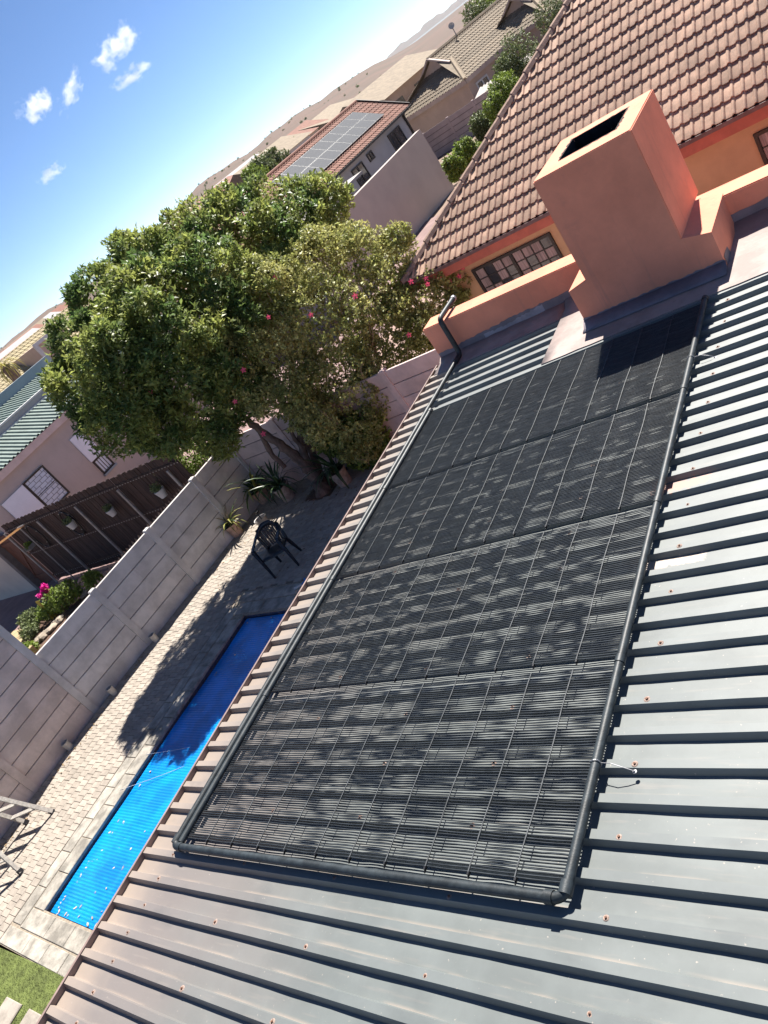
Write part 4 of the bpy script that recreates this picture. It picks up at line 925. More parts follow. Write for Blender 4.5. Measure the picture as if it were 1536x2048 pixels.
for (u, v, lab) in ((144, 1046, 'dark oval iron wreath on the fence behind a white pot'), (76, 1072, 'dark oval iron wreath on the fence beside the plant rack')):
    p = ony(u, v, FY-.02); t = thing('wall_wreath', lab, 'wall ornament', (p[0], FY-.02, p[2]), 0)
    E_ = [(.25*math.cos(a), -.01, .40*math.sin(a)) for a in np.linspace(0, 2*math.pi, 33)]; b = MB(); b.tube(E_, .022, 6, cap=False); b.build('ring', IRON, t)
    b = MB(); [b.add([(.25*math.cos(a)-.03, -.035, .40*math.sin(a)), (.25*math.cos(a), -.045, .40*math.sin(a)+.03), (.25*math.cos(a)+.03, -.035, .40*math.sin(a))], [(0, 1, 2)]) for a in (.4, 1.2, 2.0, 3.5, 4.3, 5.6)]; b.build('leaf_trim', OFFW, t)
# washing line
p = ony(25, 1068, 8.6); t = thing('washing_line', 'grey washing line arm with stretched orange lines before the wooden fence', 'washing line', (p[0], 8.6, G))
zl_ = p[2]-G; b = MB(); b.tube([(0, .25, 0), (0, .25, zl_)], .02, 8); b.beam((-.1, .25, zl_), (.45, .2, zl_+.04), .03, .03); b.build('arm', GALV, t)
for k in range(4): b = MB(); b.tube([(k*.13, .22, zl_), (k*.13-4.5, -2.6, zl_-.1)], .006, 5); b.build('line', mat('orange_line', (.62, .33, .13), .7), t)

# flower bed
sheet('flower_bed', [(-16.0, 7.3), (-14.2, 7.2), (-13.6, 8.4), (-11.5, 8.6), (-9.0, 7.0), (-9.0, 5.5), (-13.5, 5.8), (-15.2, 6.2)], SOILM, G+.012)
sheet('stone_apron', [(-18.2, 7.1), (-15.2, 7.05), (-14.9, 6.3), (-13.5, 5.6), (-9, 5.2), (-9, 2.5), (-18.2, 2.5)], YSLAB, G+.008)
def bush(name, label, c, blobs, n, size, m, cat='bush', group=None, aspect=.5, ros=6, seed=2, stems=3, sm=None):
    t = thing(name, label, cat, c, 0, group); leaf_cloud('foliage', blobs, n, size, m, t, aspect, ros, .5, .35, seed)
    b = MB(); zc_ = np.mean([q[2] for q in blobs])
    for k in range(stems): q = blobs[k % len(blobs)]; b.tube([(random.uniform(-.05, .05), random.uniform(-.05, .05), -.04), (q[0]*.5, q[1]*.5, q[2]*.55), (q[0], q[1], q[2])], [.03, .02, .008], 6)
    b.build('stem', sm or TWIG, t); return t
q = onz(118, 1205, G+.25)
t = bush('garden_shrub', 'leafy green shrub in the flower bed behind the boundary wall', (q[0], q[1], G), [(0, 0, .35, .38, .35, .32), (.45, .2, .35, .35, .3, .3), (-.4, -.2, .25, .3, .3, .22)], 700, .075, LEAF5, 'shrub', seed=4)
q = onz(60, 1240, G+.15); bush('garden_shrub', 'low bluish green plant with small mauve flowers at the bed edge', (q[0], q[1], G), [(0, 0, .2, .35, .3, .2), (.4, -.3, .15, .3, .25, .16), (.8, -.5, .15, .25, .25, .15)], 500, .07, LEAF6, 'shrub', seed=5)
q = onz(190, 1163, G+.3); bush('garden_shrub', 'young yellow green plant rising just behind the boundary wall top', (q[0], q[1], G), [(0, 0, .35, .25, .2, .25)], 220, .10, LEAF5, 'shrub', aspect=.3, seed=6)
q = onz(52, 1300, G+.2); bush('garden_shrub', 'bright lime green plant beside the taller wall bay', (q[0], q[1], G), [(0, 0, .15, .3, .25, .2)], 220, .09, LEAF5, 'shrub', seed=7)
q = onz(110, 1235, G); t = thing('flowering_plant', 'yellow stemmed plant with magenta flower heads in the flower bed', 'plant', (q[0], q[1], G)); b = MB()
for k in range(7): b.tube([(random.uniform(-.08, .08), random.uniform(-.08, .08), 0), (-.06+.02*k, -.02, .35), (-.12+.03*k, .02, .62)], .012, 5)
b.build('stem', mat('yellow_stem', (.50, .38, .06), .7), t)
for (u, v) in ((87, 1174), (90, 1180), (82, 1190), (88, 1192)):
    p = atd(u, v, RM[2]@(q+np.array((0, 0, .6))-CP))-np.array((q[0], q[1], G)); o, _ = leaf_cloud('flower_head', [(*p, .075, .075, .07)], 40, .05, MAGEN, t, .8, 5, .5, .2, u)
rk = bmesh.new(); bmesh.ops.create_icosphere(rk, subdivisions=2, radius=1)
for v_ in rk.verts: v_.co *= 1+random.uniform(-.18, .18)
RKM = bpy.data.meshes.new('rock'); rk.to_mesh(RKM); rk.free(); RKM.materials.append(ROCK)
for i, (u, v) in enumerate(((64, 1296), (70, 1288), (78, 1280), (88, 1272), (98, 1262), (105, 1256), (112, 1246), (120, 1240), (57, 1303), (170, 1188), (175, 1183))):
    p = onz(u, v, G+.05); o = link('edging_rock', RKM, None, (p[0], p[1], G+.06), random.uniform(0, 6)); o.scale = (random.uniform(.12, .2), random.uniform(.10, .16), random.uniform(.07, .11)); tag(o, 'pale rounded rock edging the flower bed behind the boundary wall', 'rock', 'rocks edging the flower bed')
b = MB(); b.cbox(-15.0, -13.6, 5.75, 6.05, G, G+.25, .01); tag(b.build('planter_kerb', YSLAB), 'low yellow stone kerb step at the end of the flower bed', 'kerb')

# ------------------------------------------------------------------ west neighbour's house (green sheet roofs)
XN = -17.4
nh = thing('neighbour_house', 'taupe plastered house with green ribbed sheet roofs beyond the wooden fence', 'house', (XN, FY, G))
def nb_(x0, x1, y0, y1, z0, z1, name, m): b = MB(); b.box(x0-XN, x1-XN, y0-FY, y1-FY, z0-G, z1-G); return b.build(name, m, nh)
nb_(-30, XN, 9.2, 19.0, G-.05, .66, 'wall', NWALL)
nb_(-30, -17.95, 8.85, 9.195, G-.05, .3, 'front_wall', BEIGE)
nb_(-17.95, -17.76, 8.80, 9.19, G-.05, .3, 'corner_pier', mat('grey_pier', (.16, .135, .125), .8))
nb_(XN+.10, XN+.14, 8.9, 19.2, .58, .80, 'fascia', mat('pink_cream_fascia', (.62, .50, .45), .7, .08, 3)); nb_(XN+.002, XN+.10, 8.9, 19.2, .58, .60, 'soffit', CREAMF)
def ribsheet(x0, z0, x1, z1, y0, y1, pitch, m, name, parent, off):
    b = MB(); n = int((y1-y0)/pitch); pr = []
    for k in range(n): y = y0+k*pitch; pr += [(y, 0), (y+pitch*.5, 0), (y+pitch*.58, .045), (y+pitch*.9, .045), (y+pitch*.98, 0)]
    vs = [(x0-off[0], y-off[1], z0+h-off[2]) for y, h in pr]+[(x1-off[0], y-off[1], z1+h-off[2]) for y, h in pr]; k = len(pr)
    b.add(vs, [(j, j+1, k+j+1, k+j) for j in range(k-1)]); return b.build(name, m, parent)
ribsheet(XN+.16, .815, -18.88, 1.36, 8.9, 19.2, .18, GROOF, 'lower_roof', nh, (XN, FY, G))
nb_(-19.10, -18.87, 8.9, 19.0, .6, 1.60, 'parapet', GREYW)
nb_(-19.12, -18.85, 8.88, 19.02, 1.60, 1.65, 'parapet_cap', WHITE)
nb_(-18.885, -18.83, 8.9, 19.0, 1.35, 1.41, 'flashing', WHITE)
ribsheet(-19.11, 1.30, -22.4, 1.86, 8.9, 17.4, .19, GROOF, 'upper_roof', nh, (XN, FY, G))
nb_(-22.7, -22.38, 8.9, 17.6, .5, 2.24, 'high_parapet', BLUEW)
def nwin(y0, y1, z0, z1, cols, rows_, gl, name='window'):
    return window(nh, name, y0-FY, y1-FY, z0-G, z1-G, 0.0, cols, rows_, False, False, gl, DARKF, .05, True, 'y')
BARM = mat('grey_burglar_bar', (.16, .18, .21), .6)
ROLL = mat('white_roller_panel', (.80, .82, .86), .6, .03, 3)
w1 = nwin(10.66, 11.54, -1.05, .11, 1, 2, BLIND)
for j in range(9):
    z = -1.0+j*.12; b = MB(); b.box(.016, .024, 10.72-FY, 11.48-FY, z-G-.007, z-G+.007); b.build('burglar_bar', BARM, w1)
    for k in range(3): y = 10.72+.13+.26*k+(.13 if j % 2 else 0); b = MB(); b.box(.017, .023, y-FY-.006, y-FY+.006, z-G, z-G+.12) if y < 11.45 else b.box(.017, .023, 11.44-FY, 11.45-FY, z-G, z-G+.12); b.build('burglar_bar', BARM, w1)
nb_(XN+.003, XN+.045, 9.74, 10.62, -1.20, .09, 'roller_panel', ROLL)
nb_(XN+.003, XN+.045, 12.80, 13.36, -.88, .07, 'roller_panel', ROLL)
w2 = nwin(12.84, 13.38, -1.43, -.90, 4, 1, BLIND)
b = MB(); b.box(.002, .10, 12.80-FY, 13.42-FY, -1.50-G, -1.435-G); b.build('sill', BLUEW, w2)

# tree row plants by the fence end
for (u, v, z, r, m, lab, sd) in ((345, 955, -.35, .42, LEAF6, 'small grey green shrub leaning over the end of the wooden fence', 12), (375, 925, -.3, .5, LEAF5, 'sunlit yellow green shrub between the fence end and the boundary wall', 13)):
    p = ony(u, v, FY+.55); bush('garden_shrub', lab, (p[0], FY+.55, G), [(0, 0, p[2]-G, r, r*.8, r), (r*.8, .1, p[2]-G-.3, r*.7, r*.7, r*.7)], 480, .085, m, 'shrub', seed=sd)

# ------------------------------------------------------------------ generic far roofs made of tile courses
def tile_slope(name, parent, o, udir, vdir, width, length, clips, m, tw=.30, ga=.33, lowres=True):
    """courses of rolled tiles on a plane: o corner, udir along eave, vdir up the slope, clip planes [(co,no)] keep inside(-no)"""
    u = np.array(udir, float); u /= np.linalg.norm(u); v = np.array(vdir, float); v /= np.linalg.norm(v); w = np.cross(u, v); w = w if w[2] > 0 else -w; o = np.array(o, float)
    b = MB(); nr = int(length/ga)+1; nc = int(width/tw)+1; pf = ((0, 0), (.42, 0), (.60, .03), (.80, .03), (.98, 0))
    for r in range(nr):
        vs = []; v0 = r*ga; v1 = min(v0+ga*1.12, length+.02)
        for (vv, l) in ((v0, .012), (v0, .035), (v1, .004)):
            for c in range(nc):
                for a, h in pf: vs.append(o+u*((c+a)*tw)+v*vv+w*(h+l-(.02 if l == .012 else 0)))
        n = nc*len(pf); b.add(vs, [(i*n+j, i*n+j+1, (i+1)*n+j+1, (i+1)*n+j) for i in range(2) for j in range(n-1)])
    me = b.mesh(name, m)
    if clips:
        bm = bmesh.new(); bm.from_mesh(me)
        for co, no in clips: bmesh.ops.bisect_plane(bm, geom=bm.verts[:]+bm.edges[:]+bm.faces[:], plane_co=Vector(co), plane_no=Vector(no), clear_outer=True)
        bm.to_mesh(me); bm.free()
    o_ = link(name, me, parent); o_['kind'] = 'stuff'; return o_

# ------------------------------------------------------------------ big plain garden wall and grey house with photovoltaic panels
b = MB(); b.box(-11.25, -11.0, 20.0, 30.45, G-.6, .14); tag(b.build('garden_wall', mat('brown_grey_plaster', (0.43, 0.365, 0.325), .9, .05, .8, bump=.1)), 'tall plain brown grey plastered wall behind the trees', 'wall')
b = MB(); b.box(-16.6, -11.26, 20.3, 20.5, G-.6, .10); b.box(-16.6, -16.4, 20.5, 31.0, G-.6, -.05); tag(b.build('inner_yard_wall', GREYW), 'grey courtyard wall between the tall plain wall and the grey house', 'wall')
mh = thing('grey_house', 'grey plastered house with red tiled roof carrying a photovoltaic array', 'house', (-18.68, 33, G-.3)); MO = np.array((-18.68, 33, G-.3))
def mb_(x0, x1, y0, y1, z0, z1, name, m): b = MB(); b.box(x0-MO[0], x1-MO[0], y0-MO[1], y1-MO[1], z0-MO[2], z1-MO[2]); return b.build(name, m, mh)
mb_(-25, -19.08, 27.2, 44.9, G-1, .10, 'wall', mat('blue_grey_wall', (.36, .37, .39), .9, .05, 1))
P32 = math.radians(32.8); RX, RZ = -21.6, .15+(21.6-18.68)*math.tan(P32)
tile_slope('roof_tiles', mh, np.array((-18.68, 45.4, .15))-MO, (0, -1, 0), (-math.cos(P32), 0, math.sin(P32)), 18.4, (21.6-18.68)/math.cos(P32), None, REDR)
b = MB(); b.add([(p[0]-MO[0], p[1]-MO[1], p[2]-MO[2]) for p in ((-18.7, 27, .10), (-18.7, 45.4, .10), (RX, 45.4, RZ-.03), (RX, 27, RZ-.03), (-24.5, 27, .10), (-24.5, 45.4, .10))], [(0, 1, 2, 3), (3, 2, 5, 4), (1, 5, 2), (0, 3, 4), (0, 4, 5, 1)]); b.build('roof_deck', REDR, mh)
b = MB(); b.tube([(RX-MO[0], 27-MO[1], RZ-MO[2]+.03), (RX-MO[0], 45.4-MO[1], RZ-MO[2]+.03)], .10, 8); b.build('ridge', REDR, mh)
mb_(-18.68, -18.56, 27, 45.4, .04, .15, 'gutter', DARKF); mb_(-19.05, -18.95, 44.6, 44.72, -2.4, .08, 'downpipe', DARKF)
b = MB(); b.beam((-18.68-MO[0], 45.43-MO[1], .20-MO[2]), (RX-MO[0], 45.43-MO[1], RZ+.05-MO[2]), .06, .16); b.build('verge', DARKF, mh)
for (y0, y1, z0, z1) in ((41.95, 43.7, -1.5, -.26), (39.0, 39.7, -.65, -.2), (36.9, 38.3, -1.2, -.26)): window(mh, 'window', y0-MO[1], y1-MO[1], z0-MO[2], z1-MO[2], -19.08-MO[0], 1, 1, True, False, GLASS, DARKF, .08, False, 'y')
cs, sn = math.cos(P32), math.sin(P32)
for i in range(9):
    for j in range(2):
        y1 = 43.35-i*1.135; s0 = .80+j*1.005
        pv = thing('photovoltaic_panel', 'pale grey photovoltaic panel, row %s from the gable end, %s' % (('one', 'two', 'three', 'four', 'five', 'six', 'seven', 'eight', 'nine')[i], ('lower column', 'upper column')[j]), 'solar panel', (-18.68-cs*s0-sn*-.09, y1-1.12, .15+sn*s0+cs*.09), 0, 'photovoltaic panels on the grey house')
        b = MB(); b.box(-.98, 0, .0, 1.115, 0, .035); fr = b.build('frame', ALU, pv); fr.rotation_euler = (0, P32, 0)
        b = MB(); b.box(-.966, -.014, .014, 1.10, .0352, .038); ce = b.build('cell_sheet', PVSOL, pv); ce.rotation_euler = (0, P32, 0)
b = MB(); b.box(-16.2, -13.8, 21.2, 29.6, .05, .16); tag(b.build('carport_roof', mat('pale_fibre_sheet', (0.34, 0.31, 0.29), .8, .1, 2)), 'pale flat carport roof behind the tall plain wall', 'carport')

# ------------------------------------------------------------------ tan house with hipped roofs, scaled place along the sight lines
KS = 1.30
def far_pt(P): return CP+KS*(np.array(P)-CP)
TE = far_pt((-11.02, 36.45, .2)); TY = math.radians(-19)
th = thing('tan_house', 'tan house with several hipped brown tile roofs and small gablets', 'house', TE, TY)
def hip_body(W_, D_, ox, oy, oz, pitch, ridge_in, parent, wallh, gab=True):
    """local: front-right eave corner at (ox,oy,oz), width W_ to -x, depth D_ to +y, front hip with gablet, ridge along y"""
    t = math.radians(pitch); c, s_ = math.cos(t), math.sin(t); H = W_/2*math.tan(t); o = np.array((ox, oy, oz))
    # front slope
    k = .60 if gab else 1.0; L = (W_/2)/c*k
    hipR = (o, np.array((1, 1, 0))); hipL = (o+np.array((-W_, 0, 0)), np.array((-1, 1, 0)))
    tile_slope('front_slope', parent, o+np.array((-W_, 0, 0)), (1, 0, 0), (0, c, s_), W_, L, [(tuple(o), (1, 1, 0)), (tuple(o+np.array((-W_, 0, 0))), (-1, 1, 0))], TANR)
    fy = W_/2*k
    clipR = [(tuple(o), (-1, -1, 0))] if not gab else []
    # side slopes (right visible)
    for sd in (1, -1):
        e0 = o if sd > 0 else o+np.array((-W_, 0, 0)); me = tile_slope('side_slope', parent, e0+(np.array((0, D_, 0)) if sd > 0 else 0), (0, -sd, 0), (-sd*c, 0, s_), D_, W_/2/c, [(tuple(e0), (-1*sd, -1, 0))] if not gab else [], TANR)
        if gab:
            bm = bmesh.new(); bm.from_mesh(me.data)
            # below the gablet line cut along the hip, above keep up to the gablet wall
            lowz = oz+fy*math.tan(t)
            lo = bm.copy(); bmesh.ops.bisect_plane(lo, geom=lo.verts[:]+lo.edges[:]+lo.faces[:], plane_co=(0, 0, lowz), plane_no=(0, 0, 1), clear_outer=True)
            bmesh.ops.bisect_plane(lo, geom=lo.verts[:]+lo.edges[:]+lo.faces[:], plane_co=tuple(e0), plane_no=(-sd, -1, 0), clear_outer=True)
            bmesh.ops.bisect_plane(bm, geom=bm.verts[:]+bm.edges[:]+bm.faces[:], plane_co=(0, 0, lowz), plane_no=(0, 0, -1), clear_outer=True)
            bmesh.ops.bisect_plane(bm, geom=bm.verts[:]+bm.edges[:]+bm.faces[:], plane_co=(0, oy+fy-.25, 0), plane_no=(0, -1, 0), clear_outer=True)
            tmp = bpy.data.meshes.new('tmp'); lo.to_mesh(tmp); lo.free(); bm.from_mesh(tmp); bpy.data.meshes.remove(tmp); bm.to_mesh(me.data); bm.free()
    if gab:
        gz = oz+fy*math.tan(t); hw = W_/2-fy
        b = MB(); b.add([(ox-W_/2-hw, oy+fy, gz), (ox-W_/2+hw, oy+fy, gz), (ox-W_/2, oy+fy, gz+hw*math.tan(t))], [(0, 1, 2)]); b.build('gablet', TANW, parent)
        b = MB()
        for sg in (-1, 1): b.beam((ox-W_/2+sg*(hw+.05), oy+fy-.27, gz-.02), (ox-W_/2, oy+fy-.27, gz+hw*math.tan(t)+.06), .10, .16, up=(0, 1, 0))
        b.build('barge_board', CREAMF, parent)
    rim = []
    b = MB(); b.tube([o+np.array((0, 0, .03)), o+np.array((-fy, fy, fy*math.tan(t)+.05))], .13, 6); b.tube([o+np.array((-W_, 0, .03)), o+np.array((-W_+fy, fy, fy*math.tan(t)+.05))], .13, 6); b.tube([o+np.array((-W_/2, fy-.25, H+.04)), o+np.array((-W_/2, D_, H+.04))], .13, 6); b.build('ridge_caps', mat('pale_ridge_cap', (0.33, 0.26, 0.18), .9, .1, 4), parent)
    b = MB(); b.add([o+np.array(q) for q in ((0, 0, -.05), (-W_, 0, -.05), (-W_, D_, -.05), (0, D_, -.05), (-W_/2, D_, H-.06), (-W_/2, fy+.05, H-.06))], [(0, 3, 4, 5), (1, 5, 4, 2), (3, 2, 4), (0, 1, 2, 3)]); b.build('roof_deck', TANR, parent)
    b = MB(); b.box(ox-W_+.3, ox-.3, oy+.3, oy+D_-.1, oz-wallh, oz-.06); b.build('wall', TANW, parent)
    b = MB(); b.box(ox-W_-.02, ox+.04, oy-.045, oy-.005, oz-.22, oz+.02); b.box(ox+.0, ox+.04, oy-.045, oy+D_, oz-.22, oz+.02); b.build('fascia', CREAMF, parent)
hip_body(7.4, 10.5, 0, 0, 0, 28, 0, th, 2.6)
hip_body(6.4, 9.0, 3.0, 5.2, .05, 28, 0, th, 2.6)
hip_body(8.0, 9.0, 4.2, 12.0, .1, 30, 0, th, 2.7, False)
for (y0, y1, x, z0, z1) in ((.9, 2.1, -.30, -1.9, -.55), (3.0, 4.2, -.30, -1.8, -.5), (6.2, 7.8, 2.70, -1.8, -.5)): window(th, 'window', y0, y1, z0, z1, x, 1, 1, True, False, GLASS, WHITE, .10, False, 'y')
def dish(p, r, label, face, pole=1.0):
    t = thing('satellite_dish', label, 'satellite dish', p); b = MB(); b.tube([(0, 0, -pole), (0, 0, 0)], .03, 6); b.build('pole', GALV, t)
    b = MB(); pr_ = [(r*k/6, r*.28*(k/6)**2) for k in range(7)]; b.lathe([(max(.001, a), z) for a, z in pr_], 18); b.lathe([(max(.001, a), z-.02) for a, z in reversed(pr_)], 18); b.tube([(r*.9, 0, .2*r), (0, 0, r*1.0)], .015, 5); o = b.build('reflector', OFFW, t, True); o.rotation_euler = Vector(face).to_track_quat('Z', 'Y').to_euler()
pA = far_pt(onpl(905, 58, (-11, 41, 0), (0, 1, 0))); dish(atd(903, 52, RM[2]@(pA-CP)), .20, 'small dish antenna on a mast above the tan house ridge', (.3, -.7, .4), 1.2)
dish(atd(1090, 42, RM[2]@(TE+np.array((4.5, 7, 0))-CP)), .62, 'round satellite dish at the eave of the tan house beside the brown tiled roof', (.5, -.8, .3), .6)

# precast fence, shed and shrubs before the tan house
FYT = 44.0
pts = [ony(u, v, FYT)[:2] for u, v in ((862, 300), (901, 285), (930, 278), (965, 262), (1000, 245))]
w = precast('garden_fence', 'pinkish precast concrete fence in front of the tan house', [(x, FYT) for x in (-19.9, -18.2, -16.4, -14.6, -12.8, -11.0)], [5]*5, [mat('pale_pink_precast', (.50, .40, .38), .9, .1, 2)]*5, rowh=.30, gap=.028); w.location.z = -2.98
sp = ony(965, 200, 45.2); t = thing('garden_shed', 'small dark shed with pale corrugated roof behind the precast fence', 'shed', (sp[0], 45.2, -3.0))
b = MB(); b.box(-.2, 2.4, .2, 2.2, 0, sp[2]+2.85); b.build('wall', mat('dark_shed_wall', (.06, .05, .045), .8), t)
b = MB(); zt_ = sp[2]+3.0
for k in range(16): b.add([(-.9+k*.24, -.3, zt_-.1), (-.9+k*.24+.12, -.3, zt_-.03), (-.9+k*.24+.24, -.3, zt_-.1), (-.9+k*.24, 2.4, zt_+.35), (-.9+k*.24+.12, 2.4, zt_+.42), (-.9+k*.24+.24, 2.4, zt_+.35)], [(0, 1, 4, 3), (1, 2, 5, 4)])
b.build('corrugated_roof', mat('pale_corrugated', (0.36, 0.31, 0.28), .7, .2, 3), t)
for i, (u, v, y, r, m, lab) in enumerate(((1036, 108, 40, .95, LEAF6, 'tall grey green bush beside the tan house windows'), (1015, 135, 39, .6, LEAF6, 'grey green bush in front of the tan house'), (1008, 178, 34, .62, LEAF5, 'bright yellow green bush behind the brown tiled roof'), (990, 212, 33, .5, LEAF5, 'sunlit leafy bush next to the small shed'), (962, 248, 34, .48, LEAF6, 'rounded grey green bush by the end of the precast fence'), (930, 303, 27, .42, LEAF5, 'lime green vine over the garden wall end'), (903, 330, 26, .26, LEAF5, 'small lime green plant beside the tall plain wall'), (1100, 32, 44, .8, LEAF6, 'grey green bush beside the satellite dish'))):
    p = ony(u, v, y); gz = gh(p[0], y); bush('garden_bush', lab, (p[0], y, gz), [(0, 0, p[2]-gz, r, r, r), (r*.5, .2, p[2]-gz-r*.7, r*.9, r*.9, r*.8), (-r*.4, 0, max(.3, p[2]-gz-r*1.2), r*.7, r*.7, r*.8)], 800, .12, m, 'bush', 'bushes near the tan house', seed=20+i)
sq = onz(908, 362, G); b = MB(); [b.box(sq[0]-.5+.1*k, sq[0]-.42+.1*k, sq[1]-.03, sq[1], G, G+.7) for k in range(10)]; b.box(sq[0]-.5, sq[0]+.5, sq[1], sq[1]+.02, G+.55, G+.6); tag(b.build('slatted_screen', GROOF), 'pale slatted screen below the lime green vine', 'screen')

# ------------------------------------------------------------------ far left : yellow roofed house, palm, distant houses
yh = thing('yellow_roof_house', 'house with broad yellowish tiled roof beyond the green roofs', 'house', (-37, 30, G-1)); YO = np.array((-37, 30, G-1))
def yb(P): return np.array(P)-YO
py0 = 20.; py1 = 33.2; s_ = math.atan2(1.9, 3.4)
tile_slope('roof_tiles', yh, yb((-36.4, py1, 1.15)), (0, -1, 0), (-math.cos(s_), 0, math.sin(s_)), py1-py0, math.hypot(1.9, 3.6), None, YELR, .34, .36)
b = MB(); b.add([yb(q) for q in ((-36.45, py0, 1.1), (-36.45, py1, 1.1), (-40, py1, 3.02), (-40, py0, 3.02), (-43.5, py0, 1.1), (-43.5, py1, 1.1))], [(0, 1, 2, 3), (3, 2, 5, 4), (1, 5, 2), (0, 3, 4)]); b.build('roof_deck', YELR, yh)
b = MB(); b.tube([yb((-40, py0, 3.08)), yb((-40, py1, 3.0))], .13, 8); b.build('ridge', REDR, yh)
b = MB(); c = yb((-43, py0+.4, G-1)); d = yb((-36.9, py1-.4, 1.1)); b.box(c[0], d[0], c[1], d[1], c[2], d[2]); b.build('wall', BEIGE, yh)
dz0, dz1 = 1.45, 2.62; b = MB(); c = yb((-39, 26.0, dz0)); d = yb((-36.0, 28.4, dz1)); b.box(c[0], d[0], c[1], d[1], c[2], d[2]); b.build('dormer', TANW, yh)
b = MB(); e = yb((-35.95, 0, 0))[0]; b.box(e, e+.12, c[1]-.05, c[1]+.20, c[2]-.3, d[2]+.1); b.box(e, e+.12, c[1]+.2, d[1]+.1, d[2]-.1, d[2]+.1); b.build('dormer_frame', WHITE, yh)
dish(np.array((-35.3, 26.9, 2.15)), .34, 'white round dish mounted on the dormer of the yellow roofed house', (1, -.4, .2), .5)
pp_ = onx(14, 738, -30); t = thing('palm_tree', 'shaggy yellow green palm beside the blue grey parapet', 'palm tree', (-30, pp_[1], G)); b = MB(); hh = pp_[2]-G+.15; b.tube([(0, 0, 0), (0, 0, hh*.6), (.05, 0, hh)], [.22, .2, .26], 10); b.build('trunk', BARK, t)
pl_ = strap_leaf(1.25, .10, 1.35, mat('palm_frond_leaf', (.34, .30, .07), .7, .3, 6, rnd=.35, transl=.2), 1)
for i in range(34): o = link('frond', pl_, t, (0, 0, hh)); o.rotation_euler = (random.uniform(-.3, .3), random.uniform(-.2, 1.1), i*2.4); o.scale = [random.uniform(.6, .9)]*3
def far_house(p, w, d, h, rz, wm, rm, lab, rh=None):
    t = thing('distant_house', lab, 'house', p, rz); b = MB(); b.box(-w/2, w/2, -d/2, d/2, -3, h); b.build('wall', wm, t); rh = rh or h*.45
    b = MB(); e = .35; b.add([(-w/2-e, -d/2-e, h), (w/2+e, -d/2-e, h), (w/2+e, d/2+e, h), (-w/2-e, d/2+e, h), (-w/2-e, 0, h+rh), (w/2+e, 0, h+rh)], [(0, 1, 5, 4), (2, 3, 4, 5), (1, 2, 5), (3, 0, 4), (0, 3, 2, 1)]); b.build('roof', rm, t)
    for k in range(3): b = MB(); x = -w/2+w*(k+.5)/3; b.box(x-.5, x+.5, -d/2-.03, -d/2-.005, h*.35, h*.8); b.build('window', GLASS, t)
    for k in range(2): b = MB(); y = -d/2+d*(k+.5)/2; b.box(w/2+.005, w/2+.03, y-.5, y+.5, h*.35, h*.8); b.build('window', GLASS, t)
    return t
def terr(x, y): return gh(x, y)+hill_add(x, y)
FH = [(12, 716, 150, 14, 8, 3.2, WHITE, GREYW, 'far white house with grey roof near the palm'), (35, 694, 175, 12, 8, 3.4, OFFW, REDR, 'far cream house with red roof at the foot of the hill'), (55, 676, 190, 11, 8, 3.6, WHITE, TANR, 'far white house with tan roof under the hill'), (72, 662, 200, 12, 8, 3.6, WHITE, GREYW, 'far white house with flat grey roof under the hill'), (90, 648, 215, 12, 8, 3.8, OFFW, REDR, 'far cream house with red roof closest to the big tree'), (104, 640, 230, 13, 8, 3.6, WHITE, REDR, 'far white house with red roof touching the big tree outline'),
      (482, 362, 85, 7.5, 6, 3.3, WHITE, GREYW, 'white walled house with pale grey gable roof above the big tree'), (420, 408, 78, 9, 7, 2.6, BEIGE, REDR, 'low house with red roof just over the big tree'), (530, 330, 78, 8, 6, 2.9, WHITE, TANR, 'small white house with tan roof left of the photovoltaic panels'), (570, 300, 95, 9, 6, 3.0, BEIGE, REDR, 'beige house with red roof behind the photovoltaic roof'), (640, 250, 100, 9, 7, 2.8, TANW, TANR, 'tan roofed house behind the ridge of the grey house'), (765, 185, 62, 8, 6, 2.6, TANW, TANR, 'tan house between the grey house and the dry hill')]
for (u, v, d, w_, dd, h, wm, rm, lab) in FH:
    P = CP+ray(u, v)/np.linalg.norm(ray(u, v)[:2])*d; z = P[2]-h*1.1; far_house((P[0], P[1], z), w_, dd, h, math.radians(random.choice((80, 88, 95, 75))), wm, rm, lab)
sh_ = [(545, 322, 74, 1.0, 'small dark green tree left of the photovoltaic roof'), (592, 298, 80, .9, 'low olive tree behind the ridge of the grey house'), (520, 338, 72, .9, 'bright olive bush beside the pale grey gable roof'), (505, 352, 70, .8, 'round bush below the pale grey gable roof'), (778, 186, 62, .7, 'small bush at the corner of the tan house near the hill'), (972, 14, 88, 1.5, 'wide green tree behind the ridge of the tan house'), (950, 30, 86, 1.2, 'yellow green tree beside the mast antenna'), (985, 2, 90, 1.4, 'dark green tree at the far end of the tan house ridge')]
for i, (u, v, d, r, lab) in enumerate(sh_):
    P = CP+ray(u, v)/np.linalg.norm(ray(u, v)[:2])*d; gz = terr(P[0], P[1]); bush('distant_tree', lab, (P[0], P[1], gz), [(0, 0, P[2]-gz, r, r, r), (r*.7, .3, P[2]-gz-r*.5, r*.8, r*.8, r*.8)], 420, .25, LEAF5 if i % 2 else LEAF6, 'tree', 'small trees among the far houses', seed=60+i)
# scrub on the hill
sb = np.random.default_rng(5); BL = []
for i in range(190):
    az = math.radians(sb.uniform(27, 61)); d = sb.uniform(240, 680); x = -math.sin(az)*d; y = math.cos(az)*d; r = sb.uniform(.25, .8); BL.append((x, y, terr(x, y)+r*.5, r, r, r*.8))
o, _ = leaf_cloud('hill_scrub', BL, 4200, .35, LEAF6, None, .6, 4, .4, .3, 77); tag(o, 'scattered dark scrub dotting the dry brown hillside', 'scrub', kind='stuff')
